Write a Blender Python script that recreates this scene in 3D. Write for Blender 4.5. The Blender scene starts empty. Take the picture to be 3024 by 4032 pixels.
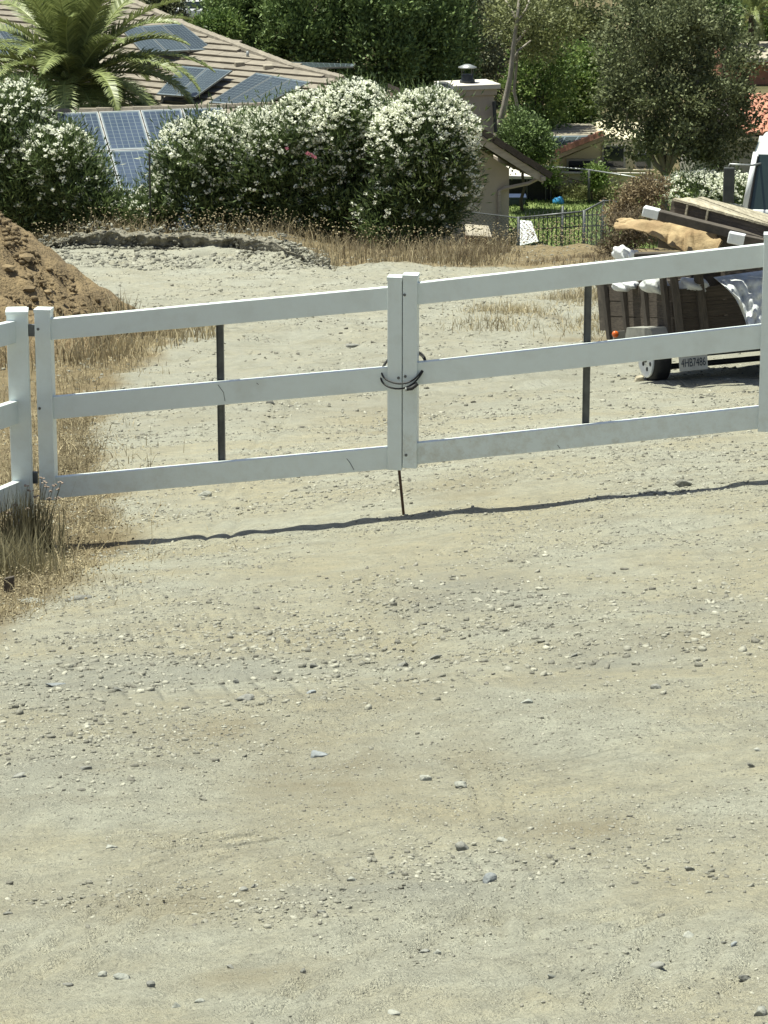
import bpy, bmesh, math, random
import numpy as np
from mathutils import Vector, Matrix
random.seed(7); rng = np.random.default_rng(7)
R = math.radians
scene = bpy.context.scene
col = scene.collection

# ------------------------------------------------------------------ camera, sky, sun, exposure
CAMZ, PITCH, F = 4.8, R(15.2), 12000.0            # metres, radians, focal length in photo pixels (3024 x 4032)
cam_d = bpy.data.cameras.new('camera'); cam = bpy.data.objects.new('camera', cam_d); col.objects.link(cam)
cam.location = (0, 0, CAMZ); cam.rotation_euler = (R(90) - PITCH, 0, 0)
cam_d.sensor_fit = 'VERTICAL'; cam_d.sensor_height = 24.0; cam_d.lens = F / 4032 * 24.0
cam_d.clip_start = 0.1; cam_d.clip_end = 3000
scene.camera = cam
GT = Vector((0.9897, -0.1430, 0)); GN = Vector((0.1430, 0.9897, 0))   # gate direction / normal away from camera
EPS, ELEV = R(13), R(76)
sun_h = (-GT * math.cos(EPS) + GN * math.sin(EPS)).normalized()
sun_v = (sun_h * math.cos(ELEV) + Vector((0, 0, math.sin(ELEV)))).normalized()
world = bpy.data.worlds.new('World'); scene.world = world; world.use_nodes = True
wn = world.node_tree; bg = wn.nodes['Background']
sky = wn.nodes.new('ShaderNodeTexSky'); sky.sky_type = 'NISHITA'; sky.sun_disc = False
sky.sun_elevation = ELEV; sky.sun_rotation = math.atan2(sun_h.x, sun_h.y); sky.dust_density = 2.0; sky.air_density = 1.0
wn.links.new(sky.outputs[0], bg.inputs[0]); bg.inputs[1].default_value = 0.06
sun_d = bpy.data.lights.new('sun', 'SUN'); sun = bpy.data.objects.new('sun', sun_d); col.objects.link(sun)
sun_d.energy = 4.6; sun_d.angle = R(0.53); sun_d.color = (1.0, 0.997, 0.85)
sun.rotation_euler = (-sun_v).to_track_quat('-Z', 'Y').to_euler()
scene.view_settings.view_transform = 'Standard'; scene.view_settings.look = 'None'
scene.view_settings.exposure = 0.80; scene.view_settings.gamma = 1.0; scene.view_settings.use_curve_mapping = False

# ------------------------------------------------------------------ photo pixels to rays
CP = Vector((0, 0, CAMZ))
FW = Vector((0, math.cos(PITCH), -math.sin(PITCH))); UP = Vector((0, math.sin(PITCH), math.cos(PITCH)))
def ray(px, py): return FW + Vector((1, 0, 0)) * ((px - 1512) / F) + UP * ((2016 - py) / F)
def P(px, py, Y):
    d = ray(px, py); return CP + d * (Y / d.y)
def onplane(px, py, p0, n):
    d = ray(px, py); return CP + d * ((p0 - CP).dot(n) / d.dot(n))
def ppm(Y): return F / (Y * 1.03)                  # photo pixels per metre at distance Y

# ------------------------------------------------------------------ terrain height
_py = np.arange(-80, 700, 0.25)
_pz = np.interp(_py, [-80, 28, 34, 58, 74, 100, 150, 240, 330, 700], [12.23, -6.62, -7.5, -10.4, -14.5, -14.8, -15.6, -15.0, -5.0, 60])
_k = np.exp(-0.5 * (np.arange(-16, 17) * 0.25 / 1.6) ** 2); _k /= _k.sum()
_pz = np.convolve(np.pad(_pz, 16, mode='edge'), _k, 'valid')
def vnoise(x, y, s, seed=0):
    x = np.asarray(x, float) / s; y = np.asarray(y, float) / s
    xi = np.floor(x); yi = np.floor(y); fx = x - xi; fy = y - yi
    fx = fx * fx * (3 - 2 * fx); fy = fy * fy * (3 - 2 * fy)
    def h(a, b):
        v = np.sin(a * 127.1 + b * 311.7 + seed * 74.7) * 43758.5453
        return v - np.floor(v)
    return (h(xi, yi) * (1 - fx) + h(xi + 1, yi) * fx) * (1 - fy) + (h(xi, yi + 1) * (1 - fx) + h(xi + 1, yi + 1) * fx) * fy
def sstep(t):
    t = np.clip(t, 0, 1); return t * t * (3 - 2 * t)
_bex = np.array([-6.6, -5.6, -4.6, -3.6, -2.7, -2.0, -1.4, -.8]); _bey = np.array([56.0, 56.2, 56.0, 55.8, 55.2, 53.9, 52.2, 49.8])
def HB(x, y):                                       # broad height
    x = np.asarray(x, float); y = np.asarray(y, float)
    z = np.interp(y, _py, _pz) + CAMZ
    lat = np.interp(y, [-20, 6, 12, 17.5, 24, 32, 45], [.03, .04, .07, .105, .075, .045, 0])
    z = z + lat * np.clip(x, -8, 8)
    edge = np.interp(x, _bex, _bey) + .35 * (vnoise(x, x * 0 + 3, .9, 5) - .5) + .22 * (vnoise(x, x * 0, .3, 9) - .5)   # little cut bank on the pad
    amt = 0.30 * sstep((x - _bex[0]) / 1.2) * sstep((_bex[-1] + .1 - x) / 1.6) * (.7 + .5 * vnoise(x, x * 0 + 7, .6, 11))
    z = z + amt * (sstep((y - edge) / 0.07) * .72 + .28 * sstep((y - edge + 1.1) / 1.1)) * sstep((64 - y) / 6)
    ux = x - 0.0575; uy = y - 17.45; q = ux * 0.1430 + uy * 0.9897; w = ux * 0.9897 - uy * 0.1430   # lip added under the gate to thicken its shadow line
    lip = 0.010 + .004 * vnoise(w, w * 0, .55, 17) + .006 * vnoise(w, w * 0, .12, 18)
    z = z - lip * sstep((.02 + .015 * (vnoise(w, w * 0 + 2, .4, 19) - .5) - q) / .05) * sstep((q + 1.6) / 1.4) * sstep((w + 3.2) / .8) * sstep((4 - w) / .8)
    return z
TREADS = []
def HM(x, y):                                       # with small relief
    n = 0.045 * (vnoise(x, y, 1.3, 1) - .5) + 0.028 * (vnoise(x, y, .42, 2) - .5)
    g = sstep((vnoise(x, y, 1.1, 8) - .35) * 3)
    n = n + (.35 + .65 * g) * (0.018 * (vnoise(x, y, .13, 3) - .5) + 0.010 * (vnoise(x, y, .06, 4) - .5))
    nr = sstep((13 - np.asarray(y)) / 4)
    n = n + nr * (.4 + .6 * g) * .007 * (vnoise(x, y, .032, 26) - .5)
    for (ax0, ay0, ax1, ay1, hw, sp, dp) in TREADS:
        L_ = math.hypot(ax1 - ax0, ay1 - ay0); ux, uy = (ax1 - ax0) / L_, (ay1 - ay0) / L_
        t_ = (x - ax0) * ux + (y - ay0) * uy; q_ = -(x - ax0) * uy + (y - ay0) * ux + .012 * np.sin(t_ * 5 + ax0 * 9)
        win = sstep(t_ / .12 + .2) * sstep((L_ - t_) / .12 + .2) * sstep((hw - np.abs(q_)) / .03)
        n = n + win * dp * (np.abs(np.cos(math.pi * q_ / sp)) ** .6 - .85) * (.6 + .8 * vnoise(x, y, .15, 27))
    far = sstep((np.asarray(y) - 24) / 10)
    bnk = sstep((np.asarray(y) - 50) / 1.5) * sstep((56 - np.asarray(y)) / 1.5) * sstep((.5 - np.asarray(x)) / 1.5)
    n = n + bnk * (.05 * (vnoise(x, y, .4, 24) - .5) + .05 * (vnoise(x, y, .2, 25) - .5))
    n = n * (1 + 1.6 * far) + far * 0.10 * (vnoise(x, y, .8, 6) - .5) * sstep((np.asarray(y) - 45) / 6)
    return HB(x, y) + n
def G(px, py):                                      # ground point under a photo pixel
    d = ray(px, py); lo = None
    t = 3.0
    while t < 400:
        p = CP + d * t
        if p.z < float(HB(p.x, p.y)): break
        t += 0.25 if t < 70 else 1.0
    a, b = t - 1.0, t
    for _ in range(24):
        m = (a + b) / 2; p = CP + d * m
        if p.z < float(HB(p.x, p.y)): b = m
        else: a = m
    return CP + d * b

# ------------------------------------------------------------------ object helpers
OFF = {}
def tag(o, label=None, cat=None, group=None, kind=None):
    if label: o['label'] = label
    if cat: o['category'] = cat
    if group: o['group'] = group
    if kind: o['kind'] = kind
    return o
def empty(name, loc, label=None, cat=None, group=None):
    o = bpy.data.objects.new(name, None); col.objects.link(o); o.location = loc; o.empty_display_size = .2
    OFF[o.name] = Vector(loc); return tag(o, label, cat, group)
def link(name, me, parent=None, origin=None):
    o = bpy.data.objects.new(name, me); col.objects.link(o)
    base = OFF[parent.name] if parent else Vector((0, 0, 0))
    og = Vector(origin) if origin is not None else base
    if parent: o.parent = parent
    o.location = og - base; OFF[o.name] = og
    return o, og
def mesh_np(name, V, Q, mat, parent=None, origin=None, smooth=False, var=None, extra=None):
    """V (n,3) world coordinates, Q (m,k) faces of one size, or a list of faces."""
    V = np.asarray(V, float)
    me = bpy.data.meshes.new(name)
    base = OFF[parent.name] if parent else Vector((0, 0, 0))
    og = Vector(origin) if origin is not None else base
    Vl = V - np.array(og)
    if isinstance(Q, np.ndarray):
        k = Q.shape[1]; m = Q.shape[0]
        me.vertices.add(len(Vl)); me.vertices.foreach_set('co', Vl.ravel())
        me.loops.add(m * k); me.loops.foreach_set('vertex_index', Q.ravel().astype(np.int32))
        me.polygons.add(m); me.polygons.foreach_set('loop_start', np.arange(0, m * k, k, dtype=np.int32))
        me.update(calc_edges=True); me.validate()
    else:
        me.from_pydata([tuple(v) for v in Vl], [], Q); me.update()
    if smooth: me.polygons.foreach_set('use_smooth', np.ones(len(me.polygons), bool))
    if var is not None:
        at = me.attributes.new('var', 'FLOAT', 'POINT'); at.data.foreach_set('value', np.asarray(var, np.float32))
    if extra:
        for kx, vx in extra.items():
            at = me.attributes.new(kx, 'FLOAT', 'POINT'); at.data.foreach_set('value', np.asarray(vx, np.float32))
    me.materials.append(mat)
    o, _ = link(name, me, parent, og)
    return o
class MB:
    def __init__(s): s.v = []; s.f = []
    def add(s, vs, fs):
        n = len(s.v); s.v += [Vector(v) for v in vs]; s.f += [tuple(i + n for i in f) for f in fs]; return s
    def hexa(s, c):                                  # 8 corners: bottom 0-3, top 4-7 (same winding)
        return s.add(c, [(0, 3, 2, 1), (4, 5, 6, 7), (0, 1, 5, 4), (1, 2, 6, 5), (2, 3, 7, 6), (3, 0, 4, 7)])
    def box(s, c, sz, ax=None):
        c = Vector(c); X, Y, Z = ax if ax else (Vector((1, 0, 0)), Vector((0, 1, 0)), Vector((0, 0, 1)))
        a, b, d = sz[0] / 2, sz[1] / 2, sz[2] / 2
        return s.hexa([c + X * i * a + Y * j * b + Z * k * d for k in (-1, 1) for i, j in ((-1, -1), (1, -1), (1, 1), (-1, 1))])
    def slab(s, quad, th):                           # quad of 4 points, thickness downwards along its normal
        q = [Vector(p) for p in quad]; n = (q[1] - q[0]).cross(q[3] - q[0]).normalized()
        return s.hexa([p - n * th for p in q] + q)
    def poly_slab(s, pts, th, n=None):
        q = [Vector(p) for p in pts]; n = n or (q[1] - q[0]).cross(q[2] - q[1]).normalized(); k = len(q)
        fs = [tuple(range(k - 1, -1, -1)), tuple(range(k, 2 * k))] + [(i, (i + 1) % k, (i + 1) % k + k, i + k) for i in range(k)]
        return s.add([p - n * th for p in q] + q, fs)
    def tube(s, pts, r, seg=8, closed=False):
        pts = [Vector(p) for p in pts]; n = len(pts); rs = r if isinstance(r, (list, tuple)) else [r] * n
        rings = []; prev = None
        for i, p in enumerate(pts):
            a = pts[(i - 1) % n] if (i > 0 or closed) else pts[i]; b = pts[(i + 1) % n] if (i < n - 1 or closed) else pts[i]
            t = (b - a).normalized()
            if prev is None:
                u = t.cross(Vector((0, 0, 1)));
                if u.length < 1e-3: u = t.cross(Vector((1, 0, 0)))
            else: u = prev - t * prev.dot(t)
            u.normalize(); prev = u; w = t.cross(u)
            rings.append([p + (u * math.cos(2 * math.pi * k / seg) + w * math.sin(2 * math.pi * k / seg)) * rs[i] for k in range(seg)])
        vs = [v for rg in rings for v in rg]; fs = []
        for i in range(n if closed else n - 1):
            j = (i + 1) % n
            for k in range(seg): fs.append((i * seg + k, i * seg + (k + 1) % seg, j * seg + (k + 1) % seg, j * seg + k))
        if not closed: fs += [tuple(range(seg - 1, -1, -1)), tuple((n - 1) * seg + k for k in range(seg))]
        return s.add(vs, fs)
    def lathe(s, c, axis, prof, seg=24):             # prof: list of (distance along axis, radius)
        c = Vector(c); t = Vector(axis).normalized(); u = t.cross(Vector((0, 0, 1)))
        if u.length < 1e-3: u = Vector((1, 0, 0))
        u.normalize(); w = t.cross(u); vs = []; fs = []
        for d, r in prof:
            for k in range(seg):
                an = 2 * math.pi * k / seg; vs.append(c + t * d + (u * math.cos(an) + w * math.sin(an)) * r)
        for i in range(len(prof) - 1):
            for k in range(seg): fs.append((i * seg + k, i * seg + (k + 1) % seg, (i + 1) * seg + (k + 1) % seg, (i + 1) * seg + k))
        fs += [tuple(range(seg - 1, -1, -1)), tuple((len(prof) - 1) * seg + k for k in range(seg))]
        return s.add(vs, fs)
    def build(s, name, mat, parent=None, origin=None, smooth=False, bevel=0):
        o = mesh_np(name, [tuple(v) for v in s.v], list(s.f), mat, parent, origin, smooth)
        if bevel:
            b = o.modifiers.new('bevel', 'BEVEL'); b.width = bevel; b.segments = 2; b.limit_method = 'ANGLE'
        return o
def inst(name, me, parent, pos, ax, label=None):     # shared-mesh piece; ax = three column vectors
    o = bpy.data.objects.new(name, me); col.objects.link(o); o.parent = parent
    base = OFF[parent.name] if parent else Vector((0, 0, 0))
    m = Matrix((ax[0], ax[1], ax[2])).transposed().to_4x4(); m.translation = Vector(pos) - base
    o.matrix_local = m; OFF[o.name] = Vector(pos)
    return o
def unit_mesh(name, mb, mat):
    me = bpy.data.meshes.new(name); me.from_pydata([tuple(v) for v in mb.v], [], mb.f); me.materials.append(mat); me.update(); return me

# ------------------------------------------------------------------ materials
def mat(name, c1, c2=None, rough=.7, scale=4, bump=0., bscale=None, metal=0., detail=5, jitter=0., spec=.35, var=False, transl=0., stretch=None, ramp=(.35, .65), bdist=.02):
    m = bpy.data.materials.new(name); m.use_nodes = True; nt = m.node_tree; N = nt.nodes; L = nt.links
    bs = N['Principled BSDF']; bs.inputs['Roughness'].default_value = rough; bs.inputs['Metallic'].default_value = metal
    bs.inputs['Specular IOR Level'].default_value = spec
    c2 = c2 or tuple(min(1, v * .8) for v in c1)
    tc = N.new('ShaderNodeTexCoord'); src = tc.outputs['Object']
    oi = N.new('ShaderNodeObjectInfo')
    mp = N.new('ShaderNodeMapping'); L.new(src, mp.inputs[0])
    if stretch: mp.inputs['Scale'].default_value = stretch
    ml = N.new('ShaderNodeMath'); ml.operation = 'MULTIPLY'; ml.inputs[1].default_value = 37.; L.new(oi.outputs['Random'], ml.inputs[0])
    if jitter: L.new(ml.outputs[0], mp.inputs['Location'])
    mx = N.new('ShaderNodeMix'); mx.data_type = 'RGBA'
    mx.inputs[6].default_value = (*c1, 1); mx.inputs[7].default_value = (*c2, 1)
    nz = N.new('ShaderNodeTexNoise'); nz.inputs['Scale'].default_value = scale; nz.inputs['Detail'].default_value = detail; nz.inputs['Roughness'].default_value = .6
    L.new(mp.outputs[0], nz.inputs['Vector'])
    if var:
        at = N.new('ShaderNodeAttribute'); at.attribute_name = 'var'; L.new(at.outputs['Fac'], mx.inputs[0])
    else:
        mr = N.new('ShaderNodeMapRange'); mr.inputs[1].default_value = ramp[0]; mr.inputs[2].default_value = ramp[1]
        L.new(nz.outputs[0], mr.inputs[0]); L.new(mr.outputs[0], mx.inputs[0])
    out = mx.outputs[2]
    if jitter:
        hs = N.new('ShaderNodeHueSaturation'); jr = N.new('ShaderNodeMapRange')
        jr.inputs[3].default_value = 1 - jitter; jr.inputs[4].default_value = 1 + jitter
        L.new(oi.outputs['Random'], jr.inputs[0]); L.new(jr.outputs[0], hs.inputs['Value']); L.new(out, hs.inputs['Color']); out = hs.outputs[0]
    L.new(out, bs.inputs['Base Color'])
    if bump:
        bz = N.new('ShaderNodeTexNoise'); bz.inputs['Scale'].default_value = bscale or scale * 4; bz.inputs['Detail'].default_value = 4
        L.new(mp.outputs[0], bz.inputs['Vector'])
        bp = N.new('ShaderNodeBump'); bp.inputs['Strength'].default_value = bump; bp.inputs['Distance'].default_value = bdist
        L.new(bz.outputs[0], bp.inputs['Height']); L.new(bp.outputs[0], bs.inputs['Normal'])
    if transl:
        tr = N.new('ShaderNodeBsdfTranslucent'); L.new(out, tr.inputs[0]); ms = N.new('ShaderNodeMixShader'); ms.inputs[0].default_value = transl
        L.new(bs.outputs[0], ms.inputs[1]); L.new(tr.outputs[0], ms.inputs[2]); L.new(ms.outputs[0], N['Material Output'].inputs[0])
    return m
M = {}
M['vinyl'] = mat('white_vinyl', (.68, .745, .74), (.60, .645, .625), rough=.42, scale=5, detail=8, ramp=(.5, .78), spec=.45, bump=.06, bscale=60, bdist=.003)
def splash(m):
    nt = m.node_tree; N = nt.nodes; L = nt.links; bs = N['Principled BSDF']; src = bs.inputs['Base Color'].links[0].from_socket
    tc = N.new('ShaderNodeTexCoord'); sx = N.new('ShaderNodeSeparateXYZ'); L.new(tc.outputs['Object'], sx.inputs[0])
    mr = N.new('ShaderNodeMapRange'); mr.inputs[1].default_value = .15; mr.inputs[2].default_value = .62; mr.inputs[3].default_value = .75; mr.inputs[4].default_value = .12; L.new(sx.outputs[2], mr.inputs[0])
    nz = N.new('ShaderNodeTexNoise'); nz.inputs['Scale'].default_value = 14; nz.inputs['Detail'].default_value = 9; nz.inputs['Roughness'].default_value = .75; L.new(tc.outputs['Object'], nz.inputs['Vector'])
    r2 = N.new('ShaderNodeMapRange'); r2.inputs[1].default_value = .45; r2.inputs[2].default_value = .75; L.new(nz.outputs[0], r2.inputs[0])
    mu = N.new('ShaderNodeMath'); mu.operation = 'MULTIPLY'; L.new(mr.outputs[0], mu.inputs[0]); L.new(r2.outputs[0], mu.inputs[1])
    mx = N.new('ShaderNodeMix'); mx.data_type = 'RGBA'; L.new(mu.outputs[0], mx.inputs[0]); L.new(src, mx.inputs[6]); mx.inputs[7].default_value = (.42, .39, .30, 1); L.new(mx.outputs[2], bs.inputs['Base Color'])
splash(M['vinyl'])
M['steel'] = mat('grey_steel', (.16, .17, .17), (.10, .105, .11), rough=.5, metal=.4, scale=14)
M['galv'] = mat('galvanised', (.36, .38, .37), (.27, .28, .28), rough=.45, metal=.5, scale=20)
M['black'] = mat('black_rubber', (.018, .018, .02), (.03, .03, .03), rough=.6, scale=20)
M['rust'] = mat('rusty_rod', (.05, .035, .03), (.09, .05, .035), rough=.8, scale=30)
M['stone'] = mat('stone', (.36, .36, .31), (.22, .23, .205), rough=.9, scale=22, bump=.5, bscale=60, jitter=.22)
M['stone_dark'] = mat('dark_stone', (.25, .25, .22), (.16, .16, .145), rough=.9, scale=22, bump=.5, bscale=60, jitter=.25)
M['stone_blue'] = mat('blue_grey_stone', (.27, .29, .295), (.19, .205, .21), rough=.85, scale=22, bump=.4, bscale=60, jitter=.2)
M['gravel'] = mat('gravel', (.16, .155, .128), (.44, .43, .35), rough=.95, var=True, scale=20, bump=.4, bscale=90)
M['straw'] = mat('straw', (.13, .105, .062), (.57, .49, .31), rough=.85, var=True, transl=.25)
M['brush'] = mat('dry_brush', (.09, .072, .048), (.33, .265, .17), rough=.9, var=True, transl=.2)
M['reed'] = mat('reed', (.105, .10, .062), (.33, .295, .175), rough=.8, var=True, transl=.2)
M['seed'] = mat('seed_head', (.38, .31, .25), (.20, .15, .12), rough=.95, scale=40)
M['oleander'] = mat('oleander_leaf', (.03, .052, .02), (.185, .25, .095), rough=.42, var=True, transl=.25, spec=.5)
M['flower'] = mat('oleander_flower', (.84, .86, .72), (.95, .96, .86), rough=.7, var=True, transl=.3)
M['pink'] = mat('pink_flower', (.36, .12, .17), (.48, .20, .25), rough=.7, var=True, transl=.3)
M['bark'] = mat('bark', (.11, .09, .07), (.06, .05, .04), rough=.95, scale=9, bump=.8, bscale=25, stretch=(1, 1, .3))
M['bark_pale'] = mat('pale_bark', (.33, .30, .25), (.20, .18, .15), rough=.9, scale=6, bump=.5, bscale=20, stretch=(1, 1, .3))
M['cypress'] = mat('conifer_leaf', (.055, .085, .032), (.24, .335, .12), rough=.6, var=True, transl=.2)
M['oak'] = mat('oak_leaf', (.065, .082, .042), (.27, .30, .155), rough=.65, var=True, transl=.22, spec=.2)
M['lime'] = mat('light_green_leaf', (.06, .11, .028), (.30, .40, .12), rough=.5, var=True, transl=.3)
M['olive'] = mat('olive_leaf', (.065, .085, .03), (.28, .30, .13), rough=.55, var=True, transl=.25)
M['eucal'] = mat('eucalyptus_leaf', (.055, .072, .04), (.26, .27, .15), rough=.5, var=True, transl=.25)
M['deadleaf'] = mat('dead_leaf', (.12, .095, .06), (.38, .30, .18), rough=.9, var=True, transl=.2)
M['frond'] = mat('palm_leaflet', (.065, .095, .03), (.38, .43, .17), rough=.45, var=True, transl=.22, spec=.45)
M['rachis'] = mat('palm_rachis', (.26, .28, .11), (.18, .20, .08), rough=.6, scale=9)
M['soil'] = mat('brown_soil', (.235, .175, .096), (.14, .103, .058), rough=.97, scale=3.5, bump=.8, bscale=22, bdist=.05, detail=8)
M['bankface'] = mat('bank_earth', (.25, .235, .185), (.15, .14, .11), rough=.97, scale=6, bump=.8, bscale=18, bdist=.06, detail=8)
M['clod'] = mat('soil_clod', (.245, .185, .104), (.145, .109, .064), rough=.97, scale=12, bump=.6, bscale=40, jitter=.15)
M['tile'] = mat('roof_tile', (.265, .235, .19), (.185, .165, .135), rough=.9, scale=3, bump=.4, bscale=22, jitter=.09)
M['roofbase'] = mat('roof_underlay', (.06, .05, .045), rough=.95, scale=4)
M['tile_dark'] = mat('brown_roof_tile', (.12, .095, .08), (.08, .065, .055), rough=.9, scale=5, bump=.4, bscale=30, jitter=.15)
M['tile_red'] = mat('red_clay_tile', (.46, .22, .145), (.34, .165, .11), rough=.85, scale=5, bump=.3, bscale=30, jitter=.18)
M['tile_pale'] = mat('pale_roof_tile', (.36, .325, .25), (.28, .25, .20), rough=.9, scale=5, bump=.3, jitter=.12)
M['stucco'] = mat('stucco', (.50, .435, .355), (.43, .37, .30), rough=.95, scale=1.4, bump=.35, bscale=45)
M['stucco_pale'] = mat('cream_stucco', (.62, .56, .40), (.56, .50, .36), rough=.95, scale=1.5, bump=.2, bscale=45)
M['stucco_grey'] = mat('grey_stucco', (.44, .43, .40), (.38, .37, .35), rough=.95, scale=1.5, bump=.2, bscale=45)
M['concrete'] = mat('concrete_cap', (.62, .58, .52), (.52, .49, .44), rough=.9, scale=5, bump=.3)
M['fascia'] = mat('weathered_fascia', (.46, .40, .34), (.34, .29, .24), rough=.85, scale=3, stretch=(1, 1, 6))
M['glass'] = mat('dark_window', (.02, .025, .028), (.03, .035, .04), rough=.08, scale=2, spec=.6)
M['pvglass'] = mat('solar_backsheet', (.17, .21, .235), (.15, .185, .21), rough=.2, scale=2, spec=.5)
M['pvcell'] = mat('solar_cell', (.06, .085, .13), (.045, .068, .105), rough=.18, scale=2, jitter=.2, spec=.6)
M['pvcell2'] = mat('dark_solar_cell', (.05, .065, .072), (.04, .052, .06), rough=.2, scale=2, jitter=.2, spec=.6)
M['alu_dark'] = mat('dark_panel_frame', (.20, .22, .22), rough=.4, metal=.5, scale=5)
M['alu'] = mat('panel_frame', (.45, .47, .48), rough=.35, metal=.5, scale=5)
M['wood'] = mat('weathered_wood', (.115, .095, .075), (.055, .045, .037), rough=.92, scale=5, bump=.6, bscale=18, stretch=(.6, 4, 4), jitter=.25)
M['plank'] = mat('pale_plank', (.44, .40, .30), (.27, .24, .175), rough=.9, scale=5, bump=.5, bscale=16, jitter=.18, stretch=(4, .6, 4))
M['joist'] = mat('dark_joist', (.10, .085, .07), (.055, .048, .04), rough=.92, scale=6, bump=.5, bscale=18, jitter=.2)
M['tan'] = mat('tan_carpet', (.45, .345, .20), (.27, .19, .105), rough=.95, scale=4, bump=.5, bscale=30)
M['tarp'] = mat('silver_tarp', (.70, .72, .72), (.48, .50, .51), rough=.45, metal=.0, scale=5, spec=.25, bump=.5, bscale=9, bdist=.05)
M['whitebag'] = mat('white_plastic', (.80, .82, .82), (.68, .70, .72), rough=.35, scale=5, bump=.5, bscale=9, bdist=.05)
M['trailer'] = mat('trailer_metal', (.15, .155, .155), (.09, .09, .09), rough=.6, metal=.2, scale=8, bump=.2)
M['fender'] = mat('dusty_fender', (.30, .30, .27), (.22, .22, .20), rough=.7, scale=9)
M['chrome'] = mat('white_rim', (.84, .87, .88), (.74, .78, .80), rough=.25, metal=.1, scale=6)
M['orange'] = mat('orange_lens', (.75, .16, .03), (.6, .12, .02), rough=.25, scale=6, spec=.6)
M['plate'] = mat('licence_plate', (.50, .50, .46), (.40, .40, .37), rough=.5, scale=12)
M['ink'] = mat('plate_ink', (.03, .04, .06), rough=.6)
M['truck'] = mat('white_paint', (.78, .80, .80), (.72, .74, .74), rough=.25, scale=2, spec=.6)
M['cabglass'] = mat('cab_glass', (.035, .055, .05), (.03, .045, .042), rough=.08, scale=2, spec=.7)
M['blue'] = mat('blue_plastic', (.06, .32, .62), (.05, .26, .52), rough=.45, scale=4)
M['navy'] = mat('navy_bin', (.035, .055, .11), rough=.5, scale=4)
M['screen'] = mat('black_shade_cloth', (.022, .024, .025), (.032, .034, .035), rough=.85, scale=9, stretch=(1, 1, .2))
M['iron'] = mat('dark_iron', (.045, .05, .05), (.07, .075, .07), rough=.6, scale=10)
M['lawn'] = mat('lawn', (.10, .15, .04), (.19, .23, .075), rough=.9, scale=3, bump=.6, bscale=60)
M['blade'] = mat('lawn_blade', (.06, .11, .025), (.20, .26, .08), rough=.7, var=True, transl=.3)
M['box_wood'] = mat('reddish_box_wood', (.24, .13, .08), (.16, .09, .06), rough=.9, scale=5, jitter=.2)

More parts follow.
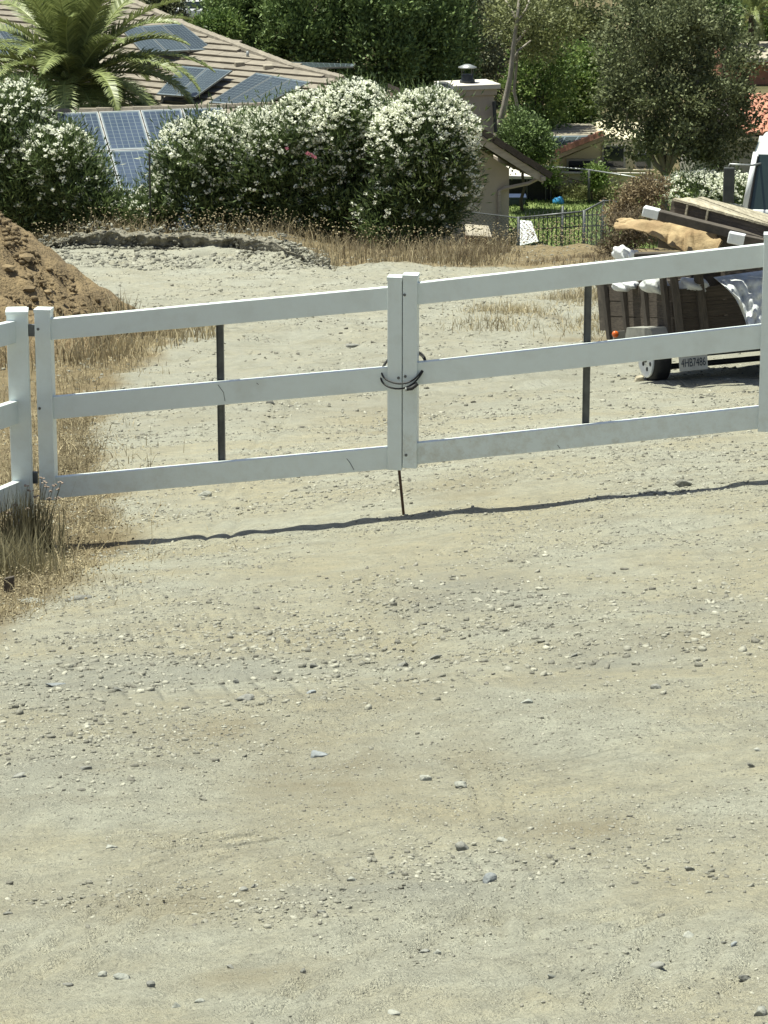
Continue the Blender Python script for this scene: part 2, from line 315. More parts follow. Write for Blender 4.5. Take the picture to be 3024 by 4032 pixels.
# ------------------------------------------------------------------ ground sheet
def ground_material():
    m = bpy.data.materials.new('gravel_ground'); m.use_nodes = True; nt = m.node_tree; N = nt.nodes; L = nt.links
    bs = N['Principled BSDF']; bs.inputs['Roughness'].default_value = .97; bs.inputs['Specular IOR Level'].default_value = .15
    tc = N.new('ShaderNodeTexCoord')
    def noise(s, d=5, r=.6, st=None):
        n = N.new('ShaderNodeTexNoise'); n.inputs['Scale'].default_value = s; n.inputs['Detail'].default_value = d; n.inputs['Roughness'].default_value = r
        if st:
            mp = N.new('ShaderNodeMapping'); mp.inputs['Scale'].default_value = st; L.new(tc.outputs['Object'], mp.inputs[0]); L.new(mp.outputs[0], n.inputs['Vector'])
        else: L.new(tc.outputs['Object'], n.inputs['Vector'])
        return n.outputs[0]
    def rng_(v, a, b, c=0, d=1):
        r = N.new('ShaderNodeMapRange'); r.inputs[1].default_value = a; r.inputs[2].default_value = b; r.inputs[3].default_value = c; r.inputs[4].default_value = d
        L.new(v, r.inputs[0]); return r.outputs[0]
    def mix(f, a, b, mode='MIX'):
        x = N.new('ShaderNodeMix'); x.data_type = 'RGBA'; x.blend_type = mode
        if isinstance(f, float): x.inputs[0].default_value = f
        else: L.new(f, x.inputs[0])
        for i, c in ((6, a), (7, b)):
            if isinstance(c, tuple): x.inputs[i].default_value = (*c, 1)
            else: L.new(c, x.inputs[i])
        return x.outputs[2]
    base = mix(rng_(noise(.8, 6, .65), .42, .60), (.555, .55, .44), (.54, .495, .345))           # grey grit / tan dust patches
    base = mix(rng_(noise(2.3, 6, .65), .54, .70, 0, .6), base, (.385, .345, .245))
    base = mix(rng_(noise(3.6, 8, .75), .46, .64, 0, .42), base, (.335, .325, .265))             # browner stains
    base = mix(rng_(noise(11, 6, .75), .42, .66, 0, .55), base, (.32, .315, .255))
    base = mix(rng_(noise(55, 5, .8), .50, .66, 0, .6), base, (.22, .215, .18))                # grit speckle
    base = mix(rng_(noise(85, 3, .7), .56, .70, 0, .6), base, (.62, .61, .49))
    for nm_, c_, f_ in (('pad', mix(rng_(noise(2.0, 8, .75), .40, .62), (.41, .41, .35), (.30, .295, .24)), .75), ('tan', (.345, .302, .205), .8), ('grit', (.33, .33, .285), .6)):
        aa = N.new('ShaderNodeAttribute'); aa.attribute_name = nm_; mm_ = N.new('ShaderNodeMath'); mm_.operation = 'MULTIPLY'
        L.new(aa.outputs['Fac'], mm_.inputs[0]); L.new(rng_(noise(7, 6, .7), .3, .62, f_ * .35, f_), mm_.inputs[1]); base = mix(mm_.outputs[0], base, c_)
    at = N.new('ShaderNodeAttribute'); at.attribute_name = 'straw'
    strawc = mix(rng_(noise(5, 6, .7), .35, .65), (.33, .265, .155), (.21, .168, .10))
    base = mix(at.outputs['Fac'], base, strawc)
    at2 = N.new('ShaderNodeAttribute'); at2.attribute_name = 'far'
    base = mix(at2.outputs['Fac'], base, mix(rng_(noise(.3, 5), .4, .6), (.10, .10, .05), (.17, .14, .08)))
    at3 = N.new('ShaderNodeAttribute'); at3.attribute_name = 'bank'
    base = mix(at3.outputs['Fac'], base, (.17, .155, .125))
    L.new(base, bs.inputs['Base Color'])
    # relief: grit plus faint tyre tread lines
    ad = N.new('ShaderNodeMath'); ad.operation = 'MULTIPLY_ADD'; ad.inputs[1].default_value = 1.0
    L.new(noise(52, 5, .75), ad.inputs[0]); L.new(noise(130, 3, .7), ad.inputs[2])
    tot = ad.outputs[0]
    for (ang, sc_, lo, hi, off) in ((R(48), 17., .56, .66, 3.), (R(-8), 15., .58, .68, 11.), (R(72), 19., .58, .68, 23.)):
        mp = N.new('ShaderNodeMapping'); mp.inputs['Rotation'].default_value = (0, 0, ang); L.new(tc.outputs['Object'], mp.inputs[0])
        wv = N.new('ShaderNodeTexWave'); wv.inputs['Scale'].default_value = sc_ / 6.0; wv.inputs['Distortion'].default_value = 1.2; wv.inputs['Detail'].default_value = 2; wv.inputs['Detail Scale'].default_value = .7
        L.new(mp.outputs[0], wv.inputs['Vector'])
        nz = N.new('ShaderNodeTexNoise'); nz.inputs['Scale'].default_value = .9; nz.inputs['Detail'].default_value = 2
        mp2 = N.new('ShaderNodeMapping'); mp2.inputs['Location'].default_value = (off, off * 2, 0); L.new(tc.outputs['Object'], mp2.inputs[0]); L.new(mp2.outputs[0], nz.inputs['Vector'])
        mk = rng_(nz.outputs[0], lo - .01, hi + .02, 0, -1.0)
        pw = N.new('ShaderNodeMath'); pw.operation = 'POWER'; pw.inputs[1].default_value = 7.0; L.new(wv.outputs['Fac'], pw.inputs[0])
        mu = N.new('ShaderNodeMath'); mu.operation = 'MULTIPLY'; L.new(pw.outputs[0], mu.inputs[0]); L.new(mk, mu.inputs[1])
        sm = N.new('ShaderNodeMath'); sm.operation = 'ADD'; L.new(tot, sm.inputs[0]); L.new(mu.outputs[0], sm.inputs[1]); tot = sm.outputs[0]
    bp = N.new('ShaderNodeBump'); bp.inputs['Strength'].default_value = 1.0; bp.inputs['Distance'].default_value = .026
    L.new(tot, bp.inputs['Height']); L.new(bp.outputs[0], bs.inputs['Normal'])
    return m
def steps(parts):
    out = []
    for a, b, s in parts: out += list(np.arange(a, b, s))
    return np.array(out + [parts[-1][1]])
gx = steps([(-500, -60, 40), (-60, -12, 4), (-12, -8, .4), (-8, -3.2, .12), (-3.2, -1.3, .04), (-1.3, 1.4, .018), (1.4, 3.6, .04), (3.6, 9, .14), (9, 13, .5), (13, 60, 4), (60, 500, 40)])
gy = steps([(-60, 0, 6), (0, 4.5, .3), (4.5, 5.6, .05), (5.6, 8.5, .018), (8.5, 10, .03), (10, 22, .04), (22, 36, .08), (36, 48, .11), (48, 56, .06), (56, 60, .11), (60, 80, .6), (80, 160, 4), (160, 680, 20)])
for (px0, py0, px1, py1, hw, sp) in ((1480, 3800, 1860, 3530, .16, .062), (2040, 3740, 2050, 3450, .10, .052), (2290, 3720, 2620, 3530, .15, .062), (1060, 4060, 1560, 3850, .18, .062), (2120, 3770, 2330, 4000, .10, .055),
        (1870, 2990, 2010, 3290, .09, .055), (250, 3610, 1000, 3560, .14, .07), (60, 3900, 560, 3480, .16, .06), (2560, 3990, 2800, 3640, .14, .06), (1180, 4030, 1300, 3800, .09, .055), (620, 3360, 1000, 3250, .14, .065), (1150, 1500, 820, 2180, .12, .10), (1850, 1920, 2050, 1840, .22, .10), (1600, 2700, 1500, 2250, .12, .09)):
    a_, b_ = G(px0, py0), G(px1, py1); TREADS.append((a_.x, a_.y, b_.x, b_.y, hw * 1.2, sp * 1.45, .022 if a_.y < 10 else .024))
XX, YY = np.meshgrid(gx, gy)
ZZ = HM(XX, YY)
# straw zone left of the drive: boundary given as ground points under photo pixels
_sb = [G(px, py) for px, py in ((60, 2520), (150, 2430), (330, 2300), (430, 2200), (520, 2060), (440, 1900), (400, 1720), (440, 1560), (560, 1440), (800, 1310), (720, 1260))]
_sby = np.array([p.y for p in _sb]); _sbx = np.array([p.x for p in _sb]); _o = np.argsort(_sby); _sby = _sby[_o]; _sbx = _sbx[_o]
def straw_edge(y): return np.interp(y, _sby, _sbx)
def straw_mask(x, y):
    e = straw_edge(y) + .35 * (vnoise(x, y, .5, 21) - .5)
    near = sstep((e - x) / .35 + .3) * (y > 12.8) * (y < 42)
    farz = sstep((y - np.where(x < -.8, np.interp(x, _bex, _bey) + .35, 50.2 + 2.5 * vnoise(x, y, 2.5, 22) - .25 * np.clip(x + .8, 0, 14))) / .7)
    patch = sstep((vnoise(x, y, 1.6, 23) - .52) * 6) * sstep((x - 1.6) / 1.2) * sstep((y - 31) / 2) * .8
    return np.clip(np.maximum(np.maximum(near, farz), patch), 0, 1)
SM = straw_mask(XX, YY)
FAR = sstep((YY - 66) / 6)
_dz = HB(XX, YY + .12) - HB(XX, YY - .12)
BK = np.clip((_dz / .24 - .5) * .8, 0, 1) * (YY > 48) * (YY < 58)
def blots(items):
    out = np.zeros_like(XX)
    for px, py, rx, ry in items:
        c = G(px, py); kx = 1 / max(.05, rx / ppm(c.y)); fy = abs(G(px, py - ry).y - c.y); r2 = ((XX - c.x) * kx) ** 2 + ((YY - c.y) / max(.1, fy)) ** 2
        out = np.maximum(out, np.exp(-r2 * (.6 + 1.2 * vnoise(XX, YY, .35, 81))) * (.45 + .9 * vnoise(XX, YY, .6, 82)))
    return np.clip(out, 0, 1)
PAD = sstep((YY - 22 - 3 * vnoise(XX, YY, 2.0, 83)) / 7)
TAN = blots([(1350, 3020, 420, 190), (1620, 2740, 260, 70), (850, 2880, 300, 50), (620, 3560, 520, 110), (2700, 2520, 330, 60), (1000, 3850, 380, 60), (1850, 2960, 200, 90), (2250, 3250, 260, 50), (1750, 1930, 300, 40), (1550, 1640, 250, 60)])
GRT = blots([(350, 2700, 520, 130), (900, 2620, 420, 60), (1800, 2330, 330, 110), (2350, 2600, 260, 60), (2800, 2380, 260, 50), (150, 3080, 260, 110), (1500, 3500, 500, 40)])
nx, ny = len(gx), len(gy)
ii = (np.arange(ny - 1)[:, None] * nx + np.arange(nx - 1)[None, :]).ravel()
Q = np.stack([ii, ii + 1, ii + nx + 1, ii + nx], 1)
ground = mesh_np('ground', np.stack([XX.ravel(), YY.ravel(), ZZ.ravel()], 1), Q, ground_material(), smooth=True, extra={'straw': SM.ravel(), 'far': FAR.ravel(), 'bank': BK.ravel(), 'pad': PAD.ravel(), 'tan': TAN.ravel(), 'grit': GRT.ravel()})
tag(ground, kind='structure')

# ------------------------------------------------------------------ loose stones
def rock_base(seed, sub=1):
    bm = bmesh.new(); bmesh.ops.create_icosphere(bm, subdivisions=sub, radius=1)
    r = random.Random(seed)
    for v in bm.verts: v.co = v.co * (0.72 + .5 * r.random())
    V = np.array([v.co[:] for v in bm.verts]); Fc = np.array([[v.index for v in f.verts] for f in bm.faces]); bm.free(); return V, Fc
ROCKS = [rock_base(s) for s in range(8)]
def rot_z_np(V, a):
    c, s = math.cos(a), math.sin(a); return V @ np.array([[c, s, 0], [-s, c, 0], [0, 0, 1]])
def scatter_rocks(name, pts, sizes, mat_, label, vr=None, flat=(.3, .85), cat='gravel'):
    pts = np.asarray(pts, float); sizes = np.asarray(sizes, float); m = len(pts); vr = np.asarray(vr if vr is not None else rng.random(m))
    VV = []; FF = []; va = []; n = 0; kind_ = np.where(sizes < .5, np.arange(m) % len(SHARDS), 0)
    for q, (V, Fc) in enumerate(SHARDS):
        ix = np.where(kind_ == q)[0]
        if not len(ix): continue
        sc = np.stack([np.ones(len(ix)), rng.uniform(.45, .95, len(ix)), rng.uniform(flat[0], flat[1], len(ix))], 1)
        W = V[None] * sc[:, None, :]; an = rng.uniform(0, 6.28, len(ix)); c, s_ = np.cos(an)[:, None], np.sin(an)[:, None]
        tl = rng.normal(0, .22, len(ix))[:, None]
        W = np.stack([W[..., 0] * c - W[..., 1] * s_, W[..., 0] * s_ + W[..., 1] * c, W[..., 2] + W[..., 0] * tl], -1) * sizes[ix][:, None, None]
        W = W + pts[ix][:, None, :] + np.array([0, 0, 1]) * (sizes[ix] * rng.uniform(-.06, .14, len(ix)))[:, None, None]
        VV.append(W.reshape(-1, 3)); FF.append((Fc[None] + (np.arange(len(ix)) * len(V))[:, None, None] + n).reshape(-1, 3)); n += len(ix) * len(V); va.append(np.repeat(vr[ix], len(V)))
    o = mesh_np(name, np.concatenate(VV), np.concatenate(FF), mat_, var=np.concatenate(va))
    return tag(o, label, cat, kind='stuff')
def shard(seed):
    r = random.Random(seed); k = 5; V = []
    for z, rr in ((-.6, .8), (.6, .75)):
        for i in range(k):
            a_ = 2 * math.pi * i / k + r.uniform(-.4, .4); q = rr * r.uniform(.65, 1.2); V.append((math.cos(a_) * q, math.sin(a_) * q, z * r.uniform(.55, 1.1)))
    Fc = [(0, i + 1, i) for i in range(1, k - 1)] + [(k, k + i, k + i + 1) for i in range(1, k - 1)]
    for i in range(k):
        j = (i + 1) % k; Fc += [(i, j, k + j), (i, k + j, k + i)]
    return np.array(V), np.array(Fc)
SHARDS = [shard(i) for i in range(9)]
ROCK_S = (np.array([[1, 0, 0], [-.4, .9, 0], [-.6, -.7, 0], [.15, 0, .9], [-.2, .1, -.8]]), np.array([[0, 1, 3], [1, 2, 3], [2, 0, 3], [1, 0, 4], [2, 1, 4], [0, 2, 4]]))
pts = []; sizes = []; vr = []
def add_gravel(n, x0, x1, y0, y1, s0, s1, pw, thr, seed):
    x = rng.uniform(x0, x1, n * 4); y = rng.uniform(y0, y1, n * 4)
    d = vnoise(x, y, .9, seed) * .6 + vnoise(x, y, .33, seed + 1) * .4
    keep = rng.random(n * 4) < np.clip((d - thr) * 3.2, .04, 1)
    x = x[keep][:n]; y = y[keep][:n]; z = HM(x, y)
    s = s0 + (s1 - s0) * rng.random(len(x)) ** pw
    for a in zip(x, y, z): pts.append(a)
    sizes.extend(s); vr.extend(np.clip(rng.normal(.40, .27, len(x)), 0, 1))
add_gravel(32000, -1.25, 1.35, 5.6, 10.5, .0016, .008, 4.5, .28, 31)
add_gravel(30000, -2.2, 2.3, 9.5, 17.5, .003, .015, 5, .33, 41)
add_gravel(16000, -2.6, 3.2, 17, 27, .005, .024, 4.5, .36, 51)
add_gravel(20000, -7, 4.8, 26, 57, .010, .042, 4.5, .32, 61)
def streak(n, p0, p1, wd, s0, s1, pw):                  # a band of loose stones between two ground points
    a_, b_ = G(*p0), G(*p1); t = rng.random(n); x = a_.x + (b_.x - a_.x) * t + rng.normal(0, wd, n); y = a_.y + (b_.y - a_.y) * t + rng.normal(0, wd, n) + .25 * np.sin(t * 9)
    k = rng.random(n) < np.clip(vnoise(x, y, .3, 35) * 2 - .3, .05, 1); x, y = x[k], y[k]; z = HM(x, y)
    for a in zip(x, y, z): pts.append(a)
    sizes.extend(s0 + (s1 - s0) * rng.random(len(x)) ** pw); vr.extend(np.clip(rng.normal(.38, .28, len(x)), 0, 1))
streak(4600, (-50, 2760), (1350, 2590), .5, .003, .028, 5.5)
streak(2600, (100, 2560), (1400, 2400), .55, .003, .022, 5.5)
streak(1500, (0, 3100), (700, 2900), .35, .004, .020, 3.5)
streak(1300, (0, 3610), (2000, 3430), .12, .003, .016, 3)
streak(1500, (1600, 2480), (2050, 2230), .45, .005, .028, 3.5)
streak(1500, (2050, 2720), (3024, 2360), .40, .005, .026, 3.5)
streak(900, (1900, 3460), (3024, 3330), .25, .003, .014, 3)
scatter_rocks('gravel', pts, sizes, M['gravel'], 'loose pale grey gravel strewn over the dirt drive', vr)
STONES = [  # px, py, width in photo pixels, tone, flatness, label
 (1932, 3458, 56, 'b', .8, 'smooth blue grey stone standing out in the lower middle of the drive'),
 (2717, 3679, 78, 'l', .5, 'large pale rounded stone at lower right of the drive'),
 (1679, 3062, 56, 'l', .6, 'pale blocky stone right of centre below the gate'),
 (1817, 3088, 66, 'l', .3, 'flat pale sliver of stone beside a blocky one'),
 (1592, 2608, 40, 'd', .8, 'dark pointed stone on tan dust below the gate centre'),
 (2584, 2727, 34, 'd', .7, 'small dark round stone on the pale right side of the drive'),
 (2961, 3040, 34, 'd', .7, 'dark stone near the right edge of the drive halfway down'),
 (2262, 2587, 36, 'd', .5, 'dark stone at the lower end of a dark grit patch'),
 (1711, 2574, 60, 'd', .25, 'thin dark slate slab below the gate centre'),
 (2070, 2789, 40, 'l', .6, 'pale stone with a dark side right of the drive centre'),
 (1822, 3334, 50, 'd', .8, 'dark jagged stone in the lower middle of the drive'),
 (1978, 3304, 52, 'l', .3, 'flat slab stone just above the blue grey stone'),
 (2846, 3697, 26, 'd', .9, 'upper of two dark stones beside the large pale one'),
 (2887, 3726, 30, 'b', .8, 'lower of two dark stones beside the large pale one'),
 (2589, 3798, 64, 'd', .35, 'long dark flat stone at the lower right'),
 (1725, 3766, 32, 'l', .9, 'small upright pale stone near the bottom centre'),
 (1675, 3757, 46, 'd', .25, 'thin dark slate beside a small upright pale stone'),
 (2175, 3846, 32, 'l', .8, 'white triangular pebble near the bottom right of centre'),
 (2717, 3394, 40, 'd', .6, 'dark stone alone on pale grit at right'),
 (2942, 3824, 52, 'd', .4, 'grey flat stone near the bottom right corner'),
 (1546, 4005, 50, 'l', .35, 'flat pale stone at the bottom edge centre'),
 (3000, 3985, 84, 'l', .6, 'big pale rock at the bottom right corner'),
 (1546, 3431, 34, 'l', .6, 'small pale stone with shaded side at the centre of the drive'),
 (588, 3905, 36, 'd', .95, 'dark upright pyramid shaped stone at lower left'),
 (411, 3850, 40, 'l', .7, 'left one of a pair of pale stones at lower left'),
 (479, 3867, 58, 'l', .45, 'wide pale slab, right one of a pair at lower left'),
 (696, 3966, 46, 'l', .6, 'pale stone by the bottom edge left of centre'),
 (778, 3947, 44, 'l', .5, 'whitish stone right beside another by the bottom edge'),
 (1194, 3849, 26, 'd', 1.1, 'narrow pointed dark stone near the bottom centre left'),
 (904, 3819, 34, 'd', .8, 'dark triangular stone at the lower left centre'),
 (958, 3495, 40, 'd', .6, 'lower dark stone of a small cluster left of centre'),
 (999, 3471, 28, 'd', .7, 'upper dark stone of a small cluster left of centre'),
 (1383, 3460, 38, 'l', .7, 'pale stone in a stony streak at the centre'),
 (1270, 3597, 32, 'd', .9, 'dark cube like stone below the stony streak'),
 (434, 3346, 44, 'l', .35, 'flat white stone on smooth dust at left'),
 (27, 3606, 36, 'd', .6, 'dark stone at the left edge of the drive'),
 (271, 3887, 48, 'd', .4, 'dark flat stone near the bottom left'),
 (972, 2784, 74, 'd', .35, 'wide dark flat rock in the gravel at left centre'),
 (1230, 2618, 44, 'd', .8, 'dark angular rock at the end of the gravel streak'),
 (931, 2689, 46, 'd', .6, 'dark peaked rock in the gravel streak'),
 (1252, 2978, 72, 'b', .35, 'blue grey wedge of rock alone on smooth dust'),
 (77, 3094, 62, 'd', .25, 'long thin dark slate at the left edge'),
 (217, 2709, 66, 'b', .3, 'grey slate half buried in gravel at left'),
 (335, 3060, 44, 'd', .5, 'tilted dark stone left of centre'),
 (1225, 2743, 44, 'b', .4, 'small blue grey stone left of the gate centre line'),
 (466, 2738, 44, 'd', .5, 'dark and white stone in the gravel at left'),
 (307, 2368, 78, 'd', .3, 'dark flat rock at the edge of the dry grass'),
 (120, 2377, 96, 'l', .35, 'large pale flat rock by the dry grass at left'),
 (805, 1955, 44, 'l', .7, 'pale stone lying just behind the left gate leaf'),
 (1060, 1602, 40, 'd', .6, 'dark stone seen between the rails of the left gate leaf'),
 (2980, 2990, 30, 'l', .5, 'pale pebble near a dark stone at the right edge'),
 (1395, 1348, 60, 'd', .3, 'dark flat slab behind the upper part of the left gate leaf'),
 (2700, 1922, 60, 'd', .6, 'dark lump of rock on the shadow line at right')]
for i, (px, py, w, tone, fl, lab) in enumerate(STONES):
    c = G(px, py); s = w / 2 / ppm(c.y) * 1.25
    bm = bmesh.new(); bmesh.ops.create_icosphere(bm, subdivisions=2, radius=1); r = random.Random(100 + i)
    ax_ = [Vector((r.uniform(-1, 1), r.uniform(-1, 1), r.uniform(-.6, 1))).normalized() for _ in range(7)]; ds = [r.uniform(.28, .62) for _ in range(7)]
    for v in bm.verts:
        for a, d in zip(ax_, ds):
            k = v.co.dot(a)
            if k > d: v.co -= a * (k - d)
        if v.co.y < -.42: v.co.y = -.42 - (v.co.y + .42) * .15
        v.co = Vector((v.co.x, v.co.y * .85, v.co.z * max(fl, .36) * .95)) * s * 1.2
    Vv = np.array([v.co[:] for v in bm.verts]); Ff = np.array([[v.index for v in f.verts] for f in bm.faces]); bm.free()
    Vv = rot_z_np(Vv, r.uniform(-.5, .5)); z0 = float(HM(c.x, c.y))
    o = mesh_np('stone', Vv + np.array([c.x, c.y, z0 + s * .34 * max(fl, .36)]), Ff, M[{'d': 'stone_dark', 'l': 'stone', 'b': 'stone_blue'}[tone]], origin=(c.x, c.y, z0))
    tag(o, lab, 'stone', 'loose stones on the gravel drive')

# ------------------------------------------------------------------ leaves and blades
def leaf_quads(C, D, L, W):
    """C centres, D long axes (unit), L lengths, W widths -> diamond quads"""
    n = len(C); rnd = rng.normal(size=(n, 3)); w = np.cross(D, rnd); w /= np.linalg.norm(w, axis=1)[:, None] + 1e-9
    L = np.broadcast_to(np.asarray(L, float), (n,))[:, None]; W = np.broadcast_to(np.asarray(W, float), (n,))[:, None]
    V = np.stack([C - D * L / 2, C + w * W / 2, C + D * L / 2, C - w * W / 2], 1).reshape(-1, 3)
    return V, np.arange(4 * n).reshape(n, 4)
def unit(a): return a / (np.linalg.norm(a, axis=1)[:, None] + 1e-9)
def crown_points(ells, nclump, per, cr, shell=.55):
    """clumps spread through the outer part of a union of ellipsoids; returns leaf centres, outward directions, clump tone"""
    vol = np.array([e[3] * e[5] for e in ells]); pick = rng.choice(len(ells), nclump, p=vol / vol.sum())
    E = np.array(ells)[pick]
    d = unit(rng.normal(size=(nclump, 3))); r = shell + (1 - shell) * rng.random(nclump) ** .6
    cc = E[:, :3] + d * E[:, 3:6] * r[:, None]
    cr_ = cr * rng.uniform(.6, 1.35, nclump)
    k = np.repeat(np.arange(nclump), per)
    off = rng.normal(size=(nclump * per, 3)) * .55
    C = cc[k] + off * cr_[k][:, None]
    out = unit(off + d[k] * 1.1 + np.array([0, 0, .5]))
    tone = np.repeat(rng.normal(0, .17, nclump), per)
    return C, out, tone
def var4(tone, n, mean=.45, sd=.2):
    return np.repeat(np.clip(mean + tone + rng.normal(0, sd, n), 0, 1), 4)
def crown(name, parent, ells, nclump, per, cr, ll, lw, mat_, shell=.5, droop=0., mean=.45):
    C, D, t = crown_points(ells, nclump, per, cr, shell)
    D = unit(D + rng.normal(size=D.shape) * .6 + np.array([0, 0, -droop])); n = len(C)
    V, Qd = leaf_quads(C, D, ll * rng.uniform(.6, 1.3, n), lw * rng.uniform(.7, 1.2, n))
    return mesh_np(name, V, Qd, mat_, parent, var=var4(t, n, mean))
def px_ell(px, py, rx, ry, Y, ry_depth=None):
    c = P(px, py, Y); k = ppm(Y); return (c.x, c.y, c.z, rx / k, (ry_depth or rx / k), ry / k)
def branch_pts(a, b, n=6, wob=.08):
    a = Vector(a); b = Vector(b); L = (b - a).length
    return [a.lerp(b, i / n) + Vector((random.uniform(-1, 1), random.uniform(-1, 1), 0)) * wob * L * math.sin(math.pi * i / n) for i in range(n + 1)]
def tree(name, label, Y, blobs, tpx, mat_, nclump=140, per=70, cr=.42, ll=.15, lw=.09, trunk_r=.13, cat='tree', group=None, bark='bark', fork=4, shell=.45, mean=.45, droop=0., base_px=None):
    ells = [px_ell(*b, Y) for b in blobs]
    tp = P(tpx[0], tpx[1], Y); z0 = float(HB(tp.x, Y)) if base_px is None else base_px
    base = Vector((tp.x, Y, z0))
    root = empty(name, base, label, cat, group)
    mb = MB(); top = Vector(tp)
    pts_ = branch_pts(base - Vector((0, 0, .2)), top, 6, .03); mb.tube(pts_, [trunk_r * (1 - .45 * i / 6) for i in range(7)], 8)
    for k in range(fork):
        e = ells[k % len(ells)]; tgt = Vector(e[:3]) + Vector((random.uniform(-.6, .6) * e[3], random.uniform(-.5, .5) * e[4], random.uniform(.0, .7) * e[5]))
        q = branch_pts(top - Vector((0, 0, random.uniform(0, .3))), tgt, 6, .1); mb.tube(q, [trunk_r * .5 * (1 - .8 * i / 6) for i in range(7)], 6)
    mb.build('trunk', M[bark], root, smooth=True)
    crown('crown', root, ells, nclump, per, cr, ll, lw, M[mat_], shell, droop, mean)
    return root
def blades(name, X, Y, h0, h1, w, lean, mat_, label, cat, zfun=HM, mean=.55, kind='stuff', parent=None, sd=.22):
    n = len(X); pm = .55 * (vnoise(X, Y, .35, 91) - .5) + .5 * (vnoise(X, Y, 1.1, 92) - .5); Z = zfun(X, Y); B = np.stack([X, Y, Z - .01], 1)
    h = rng.uniform(h0, h1, n); a = rng.uniform(0, 6.28, n); ln = rng.random(n) * lean
    T = B + np.stack([np.cos(a) * ln * h, np.sin(a) * ln * h, h * np.sqrt(np.clip(1 - ln ** 2 * .5, .1, 1))], 1)
    Mi = (B + T) / 2 - np.stack([np.cos(a) * ln * h, np.sin(a) * ln * h, -h * .2], 1) * .18
    b = rng.uniform(0, 6.28, n); wv = np.stack([np.cos(b), np.sin(b), b * 0], 1) * np.broadcast_to(np.asarray(w, float), (n,))[:, None] / 2
    V = np.stack([B - wv, B + wv, Mi + wv * .8, T, Mi - wv * .8], 1).reshape(-1, 3)
    i = np.arange(n) * 5
    Qd = np.concatenate([np.stack([i, i + 1, i + 2, i + 4], 1), np.stack([i + 4, i + 2, i + 3, i + 3], 1)])
    Q4 = [tuple(q) for q in Qd[:n]] ; T3 = Qd[n:, :3]
    allq = np.concatenate([np.stack([i, i + 1, i + 2], 1), np.stack([i, i + 2, i + 4], 1), T3])
    o = mesh_np(name, V, allq, mat_, parent, var=np.repeat(np.clip(rng.normal(mean, sd, n) + pm, 0, 1), 5))
    if label: tag(o, label, cat, kind=kind)
    return o

# ------------------------------------------------------------------ white gate, fence post, cable
GP0 = Vector((0.0575, 17.45, 0))
def gp(px, py, back=0.0): return onplane(px, py, GP0 + GN * back, GN)
def gs(px, py):                                     # distance along the gate
    return (gp(px, py) - GP0).dot(GT)
def gpos(s, z, back): return Vector((GP0.x, GP0.y, 0)) + GT * s + GN * back + Vector((0, 0, z))
def gbox(s0, s1, za0, za1, zb0, zb1, b0, b1):       # from s0 (heights za0..za1) to s1 (zb0..zb1)
    return MB().hexa([gpos(s0, za0, b0), gpos(s1, zb0, b0), gpos(s1, zb0, b1), gpos(s0, za0, b1),
                      gpos(s0, za1, b0), gpos(s1, zb1, b0), gpos(s1, zb1, b1), gpos(s0, za1, b1)])
def stile(root, x0, x1, ytop, ybot):
    xm = (ytop + ybot) / 2; s0, s1 = gs(x0, xm), gs(x1, xm); zt, zb = gp((x0 + x1) / 2, ytop).z, gp((x0 + x1) / 2, ybot).z
    st = gbox(s0, s1, zb, zt - .006, zb, zt - .006, 0, .089).build('stile', M['vinyl'], root, bevel=.004)
    c = (s0 + s1) / 2
    cap = MB(); e = .003; w = (s1 - s0) / 2
    cap.hexa([gpos(s0 - e, zt - .02, -e), gpos(s1 + e, zt - .02, -e), gpos(s1 + e, zt - .02, .089 + e), gpos(s0 - e, zt - .02, .089 + e),
              gpos(s0 - e, zt, -e), gpos(s1 + e, zt, -e), gpos(s1 + e, zt, .089 + e), gpos(s0 - e, zt, .089 + e)])
    tp = [gpos(s0 - e, zt, -e), gpos(s1 + e, zt, -e), gpos(s1 + e, zt, .089 + e), gpos(s0 - e, zt, .089 + e), gpos(c, zt + .010, .0445)]
    cap.add(tp, [(0, 1, 4), (1, 2, 4), (2, 3, 4), (3, 0, 4)])
    cap.build('stile_cap', M['vinyl'], st)
    return st, s0, s1
def rail(root, sa, sb, ya0, ya1, yb0, yb1, xa, xb, sag=0.):
    o = gbox(sa - .012, sb + .012, gp(xa, ya1).z, gp(xa, ya0).z, gp(xb, yb1).z, gp(xb, yb0).z, .018, .066)
    return o.build('rail', M['vinyl'], root, bevel=.003)
def bolt(root, px, py):
    p = gp(px, py); MB().lathe(p - GN * .004, GN, [(0, .003), (0, .0085), (.005, .0085)], 10).build('bolt', M['steel'], root)
left_leaf = empty('gate_leaf', gpos(-2.0, float(HB(-2.0, 17.7)), .04), 'left leaf of the white three rail vinyl double gate', 'gate', 'leaves of the white double gate')
st1, l0, l1 = stile(left_leaf, 145, 206, 1220, 1970)
st2, m0, m1 = stile(left_leaf, 1525, 1582, 1092, 1852)
rail(left_leaf, l1, m0, 1259, 1343, 1133, 1222, 206, 1525)
rail(left_leaf, l1, m0, 1567, 1655, 1448, 1540, 206, 1525)
rail(left_leaf, l1, m0, 1884, 1966, 1763, 1850, 206, 1525)
right_leaf = empty('gate_leaf', gpos(2.1, float(HB(2.1, 17.1)), .04), 'right leaf of the white three rail vinyl double gate', 'gate', 'leaves of the white double gate')
st3, r0, r1 = stile(right_leaf, 1585, 1642, 1084, 1845)
st4, e0, e1 = stile(right_leaf, 2996, 3058, 924, 1702)
rail(right_leaf, r1, e0, 1118, 1204, 963, 1053, 1642, 2996)
rail(right_leaf, r1, e0, 1432, 1520, 1281, 1375, 1642, 2996)
rail(right_leaf, r1, e0, 1749, 1833, 1604, 1692, 1642, 2996)
